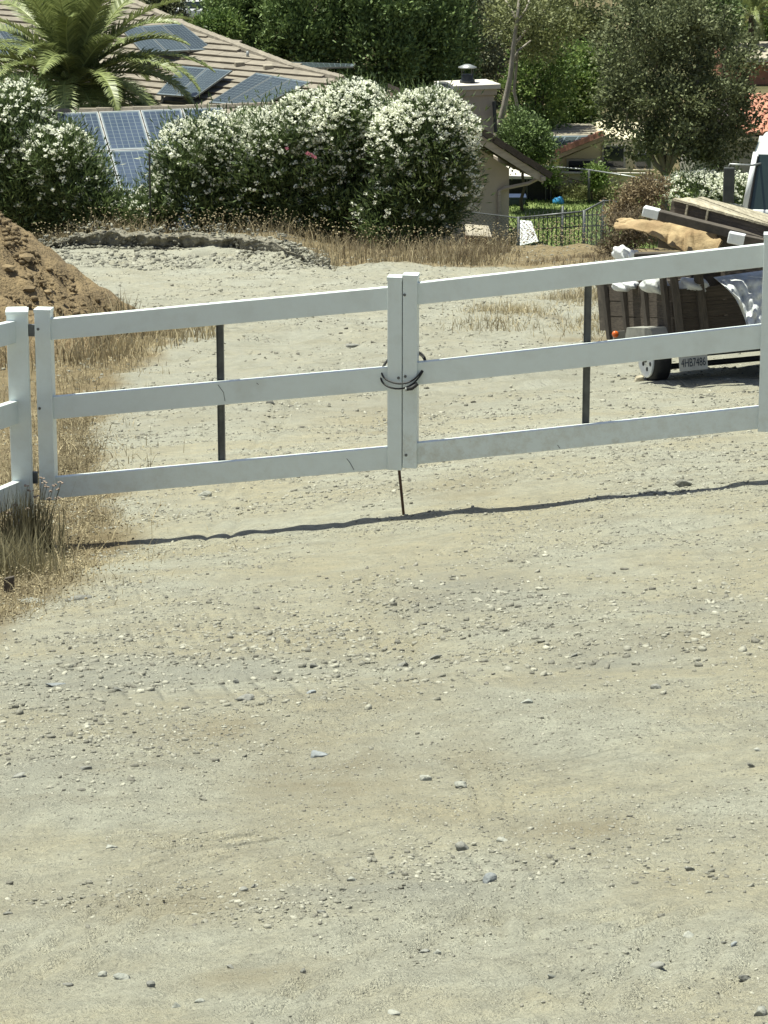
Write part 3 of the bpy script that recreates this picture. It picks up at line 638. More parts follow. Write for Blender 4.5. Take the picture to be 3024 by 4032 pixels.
def upright(root, px, ytop, ybot):                   # dark metal brace behind the rails
    s = gs(px, (ytop + ybot) / 2); zt, zb = gp(px, ytop).z, gp(px, ybot).z; mb = MB()
    for a, b, d0, d1 in ((-.021, .021, .088, .092), (-.021, -.017, .068, .088), (.017, .021, .068, .088)):
        mb.hexa([gpos(s + a, zb, d0), gpos(s + b, zb, d0), gpos(s + b, zb, d1), gpos(s + a, zb, d1), gpos(s + a, zt, d0), gpos(s + b, zt, d0), gpos(s + b, zt, d1), gpos(s + a, zt, d1)])
    mb.build('metal_upright', M['steel'], root)
upright(left_leaf, 859, 1225, 1850); upright(right_leaf, 2307, 1075, 1710)
for px, py in ((150, 1296), (156, 1608)): bolt(left_leaf, px, py)
for px, py in ((1593, 1161), (1596, 1482), (1599, 1792)): bolt(right_leaf, px, py)
bolt(left_leaf, 1569, 1488)
pa = gp(1566, 1850) + GN * .05; pb = G(1591, 2024); pb.z -= .03
rod = MB().tube([pa + Vector((0, 0, .12)), pa, pb], .0085, 8).build('drop_rod', M['rust'], left_leaf, smooth=True)
for leaf, pp in ((left_leaf, [(1365, 1806), (1380, 1825), (1393, 1850)]), (left_leaf, [(858, 1515), (880, 1545), (886, 1580)]), (right_leaf, [(2195, 1752), (2205, 1766)]), (left_leaf, [(1010, 1508), (1018, 1514)])):
    MB().tube([gp(a, b, .0168) for a, b in pp], [.0018] * len(pp), 4).build('scuff', M['steel'], leaf)
# looped cable around the two meeting stiles
sc0 = (m0 + r1) / 2; zc0 = gp(1583, 1452).z
cable = empty('cable_lock', gpos(sc0, zc0, .04), 'black cable lock looped around the two meeting gate stiles', 'cable lock')
mb = MB()
for rr, dz, tilt, ph in ((.124, .0, .080, 0.0), (.130, -.012, .098, .35)):
    pth = []
    for k in range(40):
        t = 2 * math.pi * k / 40
        pth.append(gpos(sc0 + rr * math.cos(t) + .006 * math.sin(3 * t), zc0 + dz + tilt * math.sin(t + ph * .4) + .012 * math.cos(t), .045 + .085 * math.sin(t)))
    mb.tube(pth, .0055, 6, True)
mb.build('cable', M['black'], cable, smooth=True)
MB().tube([gpos(sc0 + .030, zc0 - .112, -.044), gpos(sc0 + .062, zc0 - .106, -.040), gpos(sc0 + .095, zc0 - .080, -.026)], [.011, .013, .012], 8).build('lock_barrel', M['black'], cable, smooth=True)
MB().tube([gpos(sc0 + .025, zc0 - .1125, -.045), gpos(sc0 + .033, zc0 - .112, -.044)], .012, 8).build('lock_collar', M['galv'], cable, smooth=True)
# fence running back from the gate post towards the camera
pc = gp(79, 1600, .06); fd = Vector((-.16, -.987, 0)).normalized(); fr = Vector((.987, -.16, 0))
fence = empty('fence', (pc.x, pc.y, float(HB(pc.x, pc.y))), 'white vinyl three rail fence and square post left of the gate', 'fence')
X_, Y_ = Matrix.Rotation(R(5), 3, 'Z') @ Vector((1, 0, 0)), Matrix.Rotation(R(5), 3, 'Z') @ Vector((0, 1, 0)); Z_ = Vector((0, 0, 1))
zt = gp(79, 1226, .06).z; zb = float(HB(pc.x, pc.y)) - .3
for q in (0, 1):
    c = pc + fd * 2.45 * q; dz = .30 * q
    post = MB().box((c.x, c.y, (zt + zb) / 2 + dz), (.127, .127, zt - zb), (X_, Y_, Z_)).build('post', M['vinyl'], fence, bevel=.006)
    cp = MB().box((c.x, c.y, zt + .0 + dz), (.135, .135, .022), (X_, Y_, Z_)).box((c.x, c.y, zt + .0135 + dz), (.118, .118, .006), (X_, Y_, Z_))
    cp.build('post_cap', M['vinyl'], post, bevel=.003)
def fence_rail(y0, y1):                               # y pixel of top and bottom edges at the post
    a = pc - Vector((0, 0, 0)); k = []
    zt_ = onplane(84, y0, pc, GN).z; zb_ = onplane(84, y1, pc, GN).z
    d = fd * 2.45
    st_ = pc - fr * .035 - Vector((0, 0, 0)); mbx = MB()
    p0 = st_ - fd * .0; p0 = Vector((pc.x, pc.y, 0)) - X_ * .02 + fd * .04
    w = fr * .025
    mbx.hexa([p0 - w + Z_ * zb_, p0 + w + Z_ * zb_, p0 + w + d + Z_ * (zb_ + .34), p0 - w + d + Z_ * (zb_ + .34), p0 - w + Z_ * zt_, p0 + w + Z_ * zt_, p0 + w + d + Z_ * (zt_ + .34), p0 - w + d + Z_ * (zt_ + .34)])
    mbx.build('rail', M['vinyl'], fence, bevel=.003)
fence_rail(1258, 1345); fence_rail(1571, 1660); fence_rail(1886, 1975)
bolt_m = None
hz = [gp(128, 1300, .05), gp(133, 1880, .05)]
for p in hz: MB().box(p, (.05, .03, .07), (GT, GN, Z_)).build('hinge', M['steel'], fence)

pr = gpos(e1 + .10, 0, .05); gz = float(HB(pr.x, pr.y)); gpost = empty('gate_post', (pr.x, pr.y, gz), 'white vinyl post carrying the right gate leaf at the right edge', 'gate post')
ztr = gp(3030, 915).z; MB().box((pr.x, pr.y, (ztr + gz - .3) / 2), (.127, .127, ztr - gz + .3), (GT, GN, Z_)).build('post', M['vinyl'], gpost, bevel=.006)
MB().box((pr.x, pr.y, ztr + .01), (.135, .135, .024), (GT, GN, Z_)).build('post_cap', M['vinyl'], gpost, bevel=.003)
# ------------------------------------------------------------------ weeds by the fence and dry grass on the left
def near_straw(n, y0, y1):
    y = rng.uniform(y0, y1, n); e = straw_edge(y) - .12; x = e - rng.exponential(.75, n) + rng.exponential(.14, n) * (rng.random(n) < .5) + .30 * (vnoise(e * 0 + y, y, .45, 77) - .5)
    x = np.where(x < -y * .135 - 1.2, e - rng.random(n) * .6, x)
    return x, y
x, y = near_straw(34000, 13.6, 24); k = rng.random(len(x)) < np.clip(vnoise(x, y, .28, 93) * 1.9 - .35, .12, 1); x, y = x[k], y[k]
blades('dry_grass', x, y, .010, .085, .004, 1.9, M['straw'], 'low dry straw coloured grass beside the drive at left', 'grass', mean=.56)
x, y = near_straw(800, 13.8, 24)
blades('dry_stalks', x, y, .06, .20, .0045, 1.1, M['straw'], 'taller bleached stalks among the dry grass at left', 'grass', mean=.75)
x, y = near_straw(14000, 22, 38); k = rng.random(len(x)) < np.clip(vnoise(x, y, .5, 94) * 1.9 - .35, .12, 1); x, y = x[k], y[k]
blades('dry_grass', x, y, .02, .17, .008, 1.7, M['straw'], 'dry straw grass behind the left gate leaf below the soil mound', 'grass', mean=.55)
# crumbled litter and seed heads held in it
x, y = near_straw(30000, 13.6, 30); z = HM(x, y) + rng.random(len(x)) ** 3 * .10
scatter_rocks('leaf_litter', np.stack([x, y, z], 1), .003 + .009 * rng.random(len(x)) ** 3, M['straw'], 'crumbled straw and seed heads among the grass at left', np.clip(rng.normal(.45, .3, len(x)) + .7 * (vnoise(x, y, .5, 95) - .5), 0, 1), cat='litter')
wb = G(95, 2200)
weed = empty('weed_clump', wb, 'grey green reedy weed clump with dead flower heads at fence post', 'weed')
n = 420; x = wb.x + rng.normal(0, .085, n); y = wb.y + rng.normal(0, .07, n)
blades('stems', x, y, .22, .50, .007, .30, M['reed'], None, None, parent=weed, mean=.4)
mb = MB(); hm = MB()
heads = [(108, 1912), (165, 1882), (195, 1935), (240, 1902), (120, 1932), (175, 1900), (210, 1912), (235, 1925), (185, 1915), (60, 1990), (140, 1955), (225, 1962), (110, 2005), (195, 1965), (70, 2060), (35, 2020)]
for hx, hy in heads:
    t = P(hx, hy, wb.y - .02 + random.uniform(-.05, .05)); b = Vector((wb.x + (t.x - wb.x) * .45, wb.y, wb.z))
    mid = (t + b) / 2 + Vector((random.uniform(-.02, .02), 0, .03)); mb.tube([b, mid, t], [.0028, .0022, .0018], 4)
    hm = MB()
    for k in range(5):
        o_ = Vector((random.uniform(-.016, .016), random.uniform(-.012, .012), random.uniform(-.003, .006)))
        V, Fc = ROCKS[k % 8]; hm.add([Vector(v) * .008 + t + o_ for v in V * np.array([1, 1, .6])], [tuple(f) for f in Fc])
    hm.build('flower_head', M['seed'], weed)
mb.build('flower_stalks', M['reed'], weed)
wb2 = G(30, 2280); n = 900
x = wb2.x + rng.normal(0, .14, n); y = wb2.y + rng.normal(0, .16, n)
yw = blades('weed_clump', x, y, .08, .34, .005, .6, M['reed'], None, None, mean=.75); tag(yw, 'bushy yellowish weed at the left edge in front of the fence', 'weed')
for (a, b, c, d) in ((100, 2010, 190, 2190), (40, 2150, 140, 2180), (400, 2000, 446, 2075), (255, 1700, 290, 1560)):
    pass
stub = G(35, 2338); sb_ = empty('wooden_stake', stub, 'short charred wooden stake stub in the weeds at left edge', 'stake')
MB().hexa([stub + Vector(v) for v in ((-.028, -.02, -.05), (.026, -.02, -.05), (.026, .02, -.05), (-.028, .02, -.05), (-.022, -.018, .088), (.030, -.018, .098), (.030, .02, .094), (-.020, .02, .082))]).build('stub', M['joist'], sb_, bevel=.004)

# ------------------------------------------------------------------ brown soil mound behind the gate on the left
mc = Vector((P(-330, 1300, 38.6).x, 38.6, 0)); MR, MHt = 3.05, 2.62
ths = np.linspace(0, 2 * math.pi, 181)[:-1]; rs = np.linspace(0, 1.12, 64)
TH, RS = np.meshgrid(ths, rs); mx = mc.x + np.cos(TH) * RS * MR; my = mc.y + np.sin(TH) * RS * MR * 1.1
rr_ = RS * (1 + .22 * (vnoise(np.cos(TH) * 3 + 9, np.sin(TH) * 3 + 9, 1.1, 12) - .5))
hh = MHt * np.clip(1 - rr_, -.1, 1) ** 1.02 if False else MHt * np.where(rr_ < 1, (1 - rr_) ** 1.05 * (1 - .14 * np.exp(-(rr_ / .12) ** 2)), -(rr_ - 1) * .5)
hh = hh + (rr_ < 1.03) * (.13 * (vnoise(mx, my, .55, 13) - .5) + .10 * (vnoise(mx, my, .2, 14) - .5) + .07 * (vnoise(mx, my, .09, 15) - .5)) * np.clip((1.03 - rr_) * 5, 0, 1)
mz = HB(mx, my) + hh - .03
nth = len(ths); k = np.arange(len(rs) - 1)[:, None] * nth; j = np.arange(nth)[None, :]
Qm = np.stack([k + j, k + (j + 1) % nth, k + nth + (j + 1) % nth, k + nth + j], -1).reshape(-1, 4)
mound = empty('soil_mound', (mc.x, mc.y, float(HB(mc.x, mc.y))), 'heap of loose brown soil behind the gate at left edge', 'soil heap')
mesh_np('heap', np.stack([mx.ravel(), my.ravel(), mz.ravel()], 1), Qm, M['soil'], mound, smooth=False)
cl = []; cs = []
def mound_z(x, y):
    r_ = math.hypot((x - mc.x) / MR, (y - mc.y) / MR / 1.1); return float(HB(x, y)) + MHt * max(0, 1 - r_) ** 1.05
for _ in range(6500):
    a = random.uniform(-2.9, .9); r_ = random.uniform(.1, 1.12); x = mc.x + math.cos(a) * r_ * MR; y = mc.y + math.sin(a) * r_ * MR * 1.1
    cl.append((x, y, mound_z(x, y) - .01)); cs.append(.012 + .065 * random.random() ** 6)
VV = []; FF = []; n = 0
for i, (p, s) in enumerate(zip(cl, cs)):
    V, Fc = SHARDS[i % 9]; W = rot_z_np(V * np.array([1, .8, .8]), random.uniform(0, 6)) * s + np.array(p); VV.append(W); FF.append(Fc + n); n += len(V)
o = mesh_np('clods', np.concatenate(VV), np.concatenate(FF), M['clod'], mound); o['kind'] = 'stuff'
for px, py, s in ((105, 1015, .17), (25, 1055, .13), (90, 1095, .09), (110, 1140, .12), (190, 1150, .08)):
    d = ray(px, py); t = 30.0
    while t < 45:
        p = CP + d * t
        if p.z < mound_z(p.x, p.y): break
        t += .03
    V, Fc = ROCKS[int(px) % 8]
    MB().add([Vector(v) + p for v in rot_z_np(V * np.array([1, .8, .42]), px) * s], [tuple(f) for f in Fc]).build('rock', M['clod'], mound)
n = 2600; a = rng.uniform(-2.2, .1, n); r_ = rng.uniform(.86, 1.3, n)
x = mc.x + np.cos(a) * r_ * MR; y = mc.y + np.sin(a) * r_ * MR * 1.1
blades('dry_grass', x, y, .08, .42, .014, .8, M['straw'], 'taller dry grass tufts at the foot of the soil heap', 'grass', mean=.55,
       zfun=lambda X, Y: np.array([mound_z(p, q) for p, q in zip(X, Y)]))

# ------------------------------------------------------------------ oleander hedge
def oleander(label, Y, blobs, nl=190, per=85, nf=700, pink=0, top_bias=1.6, dens=1.0):
    ells = [px_ell(*b, Y, max(.9, b[2] / ppm(Y) * .8)) for b in blobs]
    cx = np.mean([e[0] for e in ells]); zb = float(HB(cx, Y)); root = empty('oleander_bush', (cx, Y, zb), label, 'bush', 'oleander bushes along the edge of the pad')
    mb = MB()
    for k in range(9):
        e = ells[k % len(ells)]; b = Vector((cx + random.uniform(-.5, .5), Y + random.uniform(-.2, .2), zb - .1))
        mb.tube(branch_pts(b, Vector(e[:3]) + Vector((random.uniform(-.6, .6) * e[3], random.uniform(-.4, .4), random.uniform(-.2, .6) * e[5])), 5, .06), [.035, .03, .024, .018, .012, .008], 5)
    mb.build('stems', M['bark'], root)
    C, D, t = crown_points(ells, nl, per, .27, .38)
    keep = C[:, 2] > HB(C[:, 0], C[:, 1]) - .05; C, D, t = C[keep], D[keep], t[keep]; n = len(C)
    D = unit(D + rng.normal(size=D.shape) * .45 + np.array([0, 0, .35]))
    V, Qd = leaf_quads(C, D, rng.uniform(.09, .19, n), rng.uniform(.022, .036, n))
    mesh_np('leaves', V, Qd, M['oleander'], root, var=var4(t, n, .48))
    # flower clusters sit on the outer shell, thickest towards the sun
    vol = np.array([e[3] * e[5] for e in ells]); pick = rng.choice(len(ells), nf * 3, p=vol / vol.sum()); E = np.array(ells)[pick]
    d = unit(rng.normal(size=(nf * 3, 3))); d[:, 1] = -np.abs(d[:, 1]) * .9
    nf = int(nf * 1.25)
    zz_ = (E[:, 2] + d[:, 2] * E[:, 5]); z1_ = max(e[2] + e[5] for e in ells); hh_ = np.clip((zz_ - zb) / (z1_ - zb), 0, 1)
    keep = rng.random(len(d)) < np.clip(.03 + 1.05 * hh_ ** 2.7, .03, 1) * (.45 + .55 * (d[:, 2] > -.2)); d, E = d[keep][:nf], E[keep][:nf]
    cc = E[:, :3] + d * E[:, 3:6] * rng.uniform(.96, 1.12, len(d))[:, None]
    inside = np.zeros(len(cc), bool)
    for e in ells: inside |= (((cc - np.array(e[:3])) / np.array(e[3:6])) ** 2).sum(1) < .80
    cc = cc[~inside]; cc = cc[cc[:, 2] > HB(cc[:, 0], cc[:, 1]) + .15]
    def flowers(nm, cc, mt):
        k = np.repeat(np.arange(len(cc)), 12); rad = rng.uniform(.025, .070, len(cc))
        C2 = cc[k] + unit(rng.normal(size=(len(k), 3))) * rad[k][:, None] * np.array([1, 1, .7])
        V, Qd = leaf_quads(C2, unit(rng.normal(size=C2.shape) * np.array([1, 1, .6])), rng.uniform(.035, .06, len(k)), rng.uniform(.03, .05, len(k)))
        mesh_np(nm, V, Qd, mt, root, var=np.repeat(rng.random(len(k)), 4))['kind'] = 'stuff'
    flowers('flowers', cc, M['flower'])
    if pink:
        q = np.array([P(px, py, Y - 1.35)[:] for px, py in pink]); flowers('pink_flowers', q, M['pink'])
    return root
oleander('tall white flowering oleander at the left edge behind the soil heap', 59.6, [(60, 460, 140, 140), (20, 640, 200, 230), (100, 780, 200, 150)], 260, 90, 480)
oleander('white oleander just left of the gap showing the solar panels', 59.0, [(225, 600, 135, 115), (280, 720, 140, 170), (390, 820, 130, 90)], 220, 85, 300, top_bias=1.2)
oleander('sparse low oleander in the gap by the thin fence post', 58.7, [(550, 830, 90, 70), (640, 770, 50, 90)], 70, 60, 70, top_bias=1.0)
oleander('broad white oleander just right of the panel gap', 58.8, [(740, 620, 120, 140), (870, 600, 140, 150), (990, 600, 130, 160), (760, 770, 190, 170), (960, 760, 200, 190)], 400, 90, 1300)
oleander('white oleander with a few pink blooms in the middle of the hedge', 58.4, [(1090, 560, 140, 130), (1210, 500, 120, 140), (1130, 740, 230, 220), (1280, 640, 150, 210)], 380, 90, 1250, pink=[(1215, 605), (1225, 612), (1130, 585), (1240, 618)])
oleander('tallest white oleander rising in front of the roof', 58.2, [(1400, 430, 130, 110), (1310, 500, 120, 120), (1490, 520, 120, 130), (1400, 660, 190, 240), (1330, 830, 190, 150)], 380, 90, 1200)
oleander('rounded white oleander at the right end of the hedge', 57.4, [(1570, 560, 120, 140), (1690, 530, 180, 170), (1680, 720, 205, 200), (1590, 850, 200, 140)], 380, 95, 1250)

# tall dry grass along the foot of the hedge
n = 20000; px_ = rng.uniform(-100, 2500, n); yy = rng.uniform(49, 58.8, n); xx = (px_ - 1512) / F * yy * 1.03
edge = np.where(xx < -.8, np.interp(xx, _bex, _bey) + .02, 51.5 - .25 * np.clip(xx, 0, 9)) + .8 * (vnoise(xx, yy, .9, 70) - .5)
k = (px_ < 1960 + 80 * rng.random(n)) & (yy > edge) & (rng.random(n) < np.clip(vnoise(xx, yy, .5, 71) * 1.7 - .25, .05, 1)); xx, yy = xx[k], yy[k]
blades('dry_grass', xx, yy, .06, .46, .011, 1.0, M['straw'], 'tall golden dry grass along the foot of the oleander hedge', 'grass', mean=.42)
n = 9000; px_ = rng.uniform(1350, 2480, n); yy = rng.uniform(47.5, 55.5, n); xx = (px_ - 1512) / F * yy * 1.03
k = (vnoise(xx, yy, .8, 72) > .32) & (yy > 54.0 - .85 * np.clip(xx, 0, 8)) & (yy < 55.5 - np.clip((px_ - 1960) / 60, 0, 1.6)); xx, yy, pq_ = xx[k], yy[k], px_[k]
blades('dry_brush', xx, yy, .04, np.where(pq_ > 1990, .17, .34), .011, 1.0, M['brush'], 'brown dry weeds between the hedge and the trailer', 'weeds', mean=.6)
n = 2600; px_ = rng.uniform(150, 2300, n); yy = rng.uniform(53.5, 57.5, n); xx = (px_ - 1512) / F * yy * 1.03; k = yy > 55.5 - .55 * np.clip(xx + 1, 0, 9); xx, yy = xx[k], yy[k]
scatter_rocks('seed_heads', np.stack([xx, yy, HM(xx, yy) + rng.uniform(.12, .5, len(xx))], 1), rng.uniform(.012, .026, len(xx)), M['straw'], 'pale seed heads standing over the dry grass by the hedge', rng.uniform(.3, 1, len(xx)), (.5, .8), cat='seed heads')
n = 2500; cen = [(1960, 1225), (2060, 1240), (1940, 1290), (2350, 1200), (2380, 1270), (2360, 1150), (2330, 1300), (2240, 1180)]
xx = []; yy = []
for cx, cy in cen:
    g = G(cx, cy); xx.append(rng.normal(g.x, .28, 420)); yy.append(rng.normal(g.y, .45, 420))
blades('dry_grass', np.concatenate(xx), np.concatenate(yy), .03, .20, .009, 1.3, M['straw'], 'scattered dry tufts on the dirt left of the trailer', 'grass', mean=.5)
# rough undercut face of the bank
bx_ = np.linspace(-6.5, -.9, 260); by_ = np.interp(bx_, _bex, _bey) + .35 * (vnoise(bx_, bx_ * 0 + 3, .9, 5) - .5) + .22 * (vnoise(bx_, bx_ * 0, .3, 9) - .5)
bh_ = .20 * sstep((bx_ + 6.5) / .8) * sstep((-.9 - bx_) / 1.6) * (.65 + .6 * vnoise(bx_, bx_ * 0 + 7, .5, 11)) + .01; NLV = 9; bv_ = []
for i in range(len(bx_)):
    zb0 = float(HB(bx_[i], by_[i] - .35)) - .05
    for j in range(NLV + 2):
        t = min(j, NLV) / NLV; ov = -.08 * t ** 2 + .12 * (float(vnoise(bx_[i] * 1.0, t * .35 + 4, .11, 14)) - .5) + .09 * (float(vnoise(bx_[i], t * .35 + 9, .045, 15)) - .5)
        bv_.append((bx_[i], by_[i] - .10 + ov + (.75 if j > NLV else 0), zb0 + .05 + bh_[i] * t + .08 * (float(vnoise(bx_[i], t * 0 + 1, .10, 16)) - .5) * t - (.06 if j > NLV else 0)))
kq = NLV + 2
bq_ = np.array([(i * kq + j, (i + 1) * kq + j, (i + 1) * kq + j + 1, i * kq + j + 1) for i in range(len(bx_) - 1) for j in range(kq - 1)])
tag(mesh_np('earth_bank', np.array(bv_), bq_, M['bankface']), kind='structure')
n = 2600; xx = rng.uniform(-6.5, -.9, n); yy = np.interp(xx, _bex, _bey) + rng.normal(-.12, .14, n)
scatter_rocks('bank_clods', np.stack([xx, yy, HB(xx, yy) + rng.uniform(0, .22, n) * (yy > np.interp(xx, _bex, _bey) - .2)], 1), .012 + .05 * rng.random(n) ** 4, M['gravel'], 'clods and stones lodged in the face of the low earth bank', rng.uniform(0, .6, n), (.5, .9))
# fine soil lumps on the cut bank
n = 5000; px_ = rng.uniform(230, 1300, n); yy = rng.uniform(50.5, 54.5, n); xx = (px_ - 1512) / F * yy * 1.03
scatter_rocks('bank_rubble', list(zip(xx, yy, HM(xx, yy))), .012 + .075 * rng.random(n) ** 6, M['gravel'], 'crumbled grey rubble along the low cut bank', rng.uniform(.0, .7, n), (.4, .9))

# ------------------------------------------------------------------ trailer
TY = 29.3; ta = R(18); tt = math.atan(.185)
HD = Vector((-math.sin(ta) * math.cos(tt), math.cos(ta) * math.cos(tt), -math.sin(tt))); RT = Vector((math.cos(ta), math.sin(ta), 0.02)).normalized(); UPV = RT.cross(HD).normalized()
T0 = P(2662, 1322, TY)                                # rear left corner of the bed
def tp_(a, b, z): return T0 + RT * a + HD * b + UPV * z
TAX = (RT, HD, UPV)
tb = tp_(.8, .7, -.62)
trailer = empty('utility_trailer', (tb.x, tb.y, float(HB(tb.x, tb.y))), 'old wooden stake side utility trailer loaded with scrap', 'trailer')
TW, TL = 1.75, 1.72
fr_ = MB()
for a, b, sx, sy in ((TW / 2, .03, TW, .06), (TW / 2, TL - .03, TW, .06), (.03, TL / 2, .06, TL), (TW - .03, TL / 2, .06, TL), (TW / 2, TL / 2, .06, TL)): fr_.box(tp_(a, b, -.06), (sx, sy, .09), TAX)
fr_.build('frame', M['trailer'], trailer)
MB().box(tp_(TW / 2, TL / 2, -.0), (TW - .02, TL - .02, .03), TAX).build('bed', M['wood'], trailer)
pl = unit_mesh('side_board', MB().box((0, 0, 0), (1, 1, 1)), M['wood'])
def board(c, sx, sy, sz, ax=TAX): inst('side_board', pl, trailer, c, (ax[0] * sx, ax[1] * sy, ax[2] * sz))
for k in range(3):
    board(tp_(-.012, TL / 2 + random.uniform(-.02, .02), .095 + k * .16), .022, TL, .15)
    board(tp_(TW + .012, TL / 2, .095 + k * .16), .022, TL, .15)
    board(tp_(TW / 2, TL + .012, .095 + k * .16), TW, .022, .15)
for k, (w, off) in enumerate(((.13, 0), (.15, .0), (.135, .004))): board(tp_(TW / 2 + .02, -.02 - off, .09 + k * .148), TW - .04, .022, w)
stk = unit_mesh('stake', MB().box((0, 0, 0), (1, 1, 1)), M['joist'])
UPF = (UPV - RT * .10).normalized()
for a, b, h, w in ((-.045, TL - .05, .66, .09), (-.045, TL * .68, .62, .085), (-.045, TL * .36, .66, .085), (-.045, .10, .74, .085), (.01, -.05, .70, .07), (.27, -.05, .66, .085), (.80, -.05, .62, .085), (1.35, -.05, .62, .085), (TW + .045, .3, .62, .085), (TW + .045, TL * .7, .62, .085)):
    side = a < 0 or a > TW
    inst('stake', stk, trailer, tp_(a, b, h / 2 - .06), (RT * (.04 if side else w), HD * (w if side else .04), UPF * h))
# fenders and wheels
def wheel(a, face):
    c = tp_(a, .46, -.32); gz = float(HB(c.x, c.y)); c.z = gz + .245; ax = RT * face
    t = MB().lathe(c - ax * .09, ax, [(0, .15), (0, .20), (.02, .235), (.05, .248), (.13, .248), (.16, .235), (.18, .205), (.18, .19)], 36).build('wheel', M['black'], trailer, smooth=True)
    MB().lathe(c - ax * .018, ax, [(0, .05), (0, .17), (.10, .18), (.128, .19), (.134, .18), (.118, .145), (.112, .06), (.125, .05)], 36).build('rim', M['chrome'], t, smooth=True)
    for k in range(6):
        an = k * math.pi / 3; MB().lathe(c + ax * .096 + (UPV * math.cos(an) + HD * math.sin(an)) * .105, ax, [(0, .022), (.006, .022)], 10).build('rim_hole', M['black'], t)
    MB().lathe(c + ax * .095, ax, [(0, .04), (.03, .036), (.04, .02)], 14).build('hub', M['steel'], t, smooth=True)
    return c
wc = wheel(-.05, -1); wheel(TW + .05, 1)
for a0, s in ((-.22, 1), (TW - .06, 1)):
    f = MB(); q = [(-.06, -.06), (.03, .09), (.64, .09), (.74, -.06)]
    for (b0, z0), (b1, z1) in zip(q[:-1], q[1:]):
        f.hexa([tp_(a0, b0 + .08, z0 - .012), tp_(a0 + .28, b0 + .08, z0 - .012), tp_(a0 + .28, b1 + .08, z1 - .012), tp_(a0, b1 + .08, z1 - .012), tp_(a0, b0 + .08, z0), tp_(a0 + .28, b0 + .08, z0), tp_(a0 + .28, b1 + .08, z1), tp_(a0, b1 + .08, z1)])
    f.hexa([tp_(a0, .02, -.06), tp_(a0 + .01, .02, -.06), tp_(a0 + .01, .82, -.06), tp_(a0, .82, -.06), tp_(a0, .11, .08), tp_(a0 + .01, .11, .08), tp_(a0 + .01, .72, .08), tp_(a0, .72, .08)])
    f.build('fender', M['fender'], trailer)
MB().tube([tp_(-.14, .56, -.33), tp_(TW + .14, .56, -.33)], .03, 8).build('axle', M['black'], trailer)
MB().box(tp_(.95, .02, -.20), (1.4, .05, .05), TAX).build('rear_bar', M['black'], trailer)
MB().box(P(2462, 1318, TY + 1.1), (.26, .03, .085), TAX).build('light_bracket', M['fender'], trailer)
MB().lathe(P(2421, 1316, TY + 1.04), -HD, [(0, .034), (.02, .034), (.03, .022)], 14).build('marker_light', M['orange'], trailer, smooth=True)
pcn = P(2730, 1428, TY - .08)
plate = MB().box(pcn, (.305, .006, .152), TAX).build('licence_plate', M['plate'], trailer, bevel=.003)
cu = bpy.data.curves.new('plate_text', 'FONT'); cu.body = '4HB7486'; cu.size = .105; cu.align_x = 'CENTER'; cu.align_y = 'CENTER'; cu.extrude = .001
to = bpy.data.objects.new('tmp', cu); col.objects.link(to); bpy.context.view_layer.update()
tm = bpy.data.meshes.new_from_object(to.evaluated_get(bpy.context.evaluated_depsgraph_get())); bpy.data.objects.remove(to)
tm.materials.clear(); tm.materials.append(M['ink'])
inst('plate_text', tm, plate, pcn - HD * .0055, (RT * .66, UPV * 1.1, -HD))
MB().box(tp_(.30, .0, -.14), (.06, .02, .10), TAX).build('plate_bracket', M['black'], trailer)
# wheel chock
ck = G(2515, 1507); V, Fc = ROCKS[2]
c_ = empty('wheel_chock', ck, 'pale wood block chocking the trailer wheel', 'block')
MB().hexa([ck + Vector(v) for v in ((-.055, -.05, -.02), (.05, -.05, -.02), (.05, .05, -.02), (-.055, .05, -.02), (-.03, -.04, .055), (.045, -.045, .075), (.045, .045, .075), (-.03, .04, .06))]).build('block', M['plank'], c_, bevel=.006)

# ------------------------------------------------------------------ load on the trailer
# deck panel of pale planks on dark joists, leaning down to the right
A = P(2655, 792, 29.5); B = P(3060, 897, 28.8); ed = (B - A); el = ed.length; eu = ed.normalized(); bkd = Vector((-.25, .96, .04)).normalized()
nn = eu.cross(bkd).normalized(); bkd = nn.cross(eu).normalized()
panel = empty('deck_panel', A, 'section of pale weathered deck planks on joists atop the trailer load', 'deck panel')
pk = unit_mesh('plank', MB().hexa([Vector(v) for v in ((-.5, -.5, -.5), (.5, -.5, -.5), (.48, .5, -.5), (-.5, .5, -.5), (-.5, -.5, .5), (.5, -.5, .5), (.47, .5, .5), (-.49, .5, .5))]), M['plank'])
bd2 = bkd
def clip_poly(poly, a, b, c):                          # keep a*x + b*y <= c
    out = []
    for (x0, y0), (x1, y1) in zip(poly, poly[1:] + poly[:1]):
        f0, f1 = a * x0 + b * y0 - c, a * x1 + b * y1 - c
        if f0 <= 0: out.append((x0, y0))
        if f0 * f1 < 0: t = f0 / (f0 - f1); out.append((x0 + (x1 - x0) * t, y0 + (y1 - y0) * t))
    return out
pa_ = R(-21); pdx, pdy = math.cos(pa_), math.sin(pa_); pnx, pny = -pdy, pdx; PWD = .105
for k in range(-1, 16):
    o0 = k * PWD - .12; q = []
    for t, w in ((-3, .003), (3, .003), (3, PWD - .003), (-3, PWD - .003)): q.append((pdx * t + pnx * (o0 + w), pdy * t + pny * (o0 + w)))
    jt0 = random.uniform(-.035, .05)
    for a_, b_, c_ in ((0, -1, .02), (0, 1, .50 + jt0), (-1, 0, .02 - jt0 * .5), (1, 0, el + .05)): q = clip_poly(q, a_, b_, c_)
    if len(q) < 3: continue
    h = random.uniform(.014, .03)
    MB().poly_slab([A + eu * x_ + bkd * y_ + nn * h for x_, y_ in q], .022, nn).build('plank', M['plank'], panel)
jt = unit_mesh('joist', MB().box((0, 0, 0), (1, 1, 1)), M['joist'])
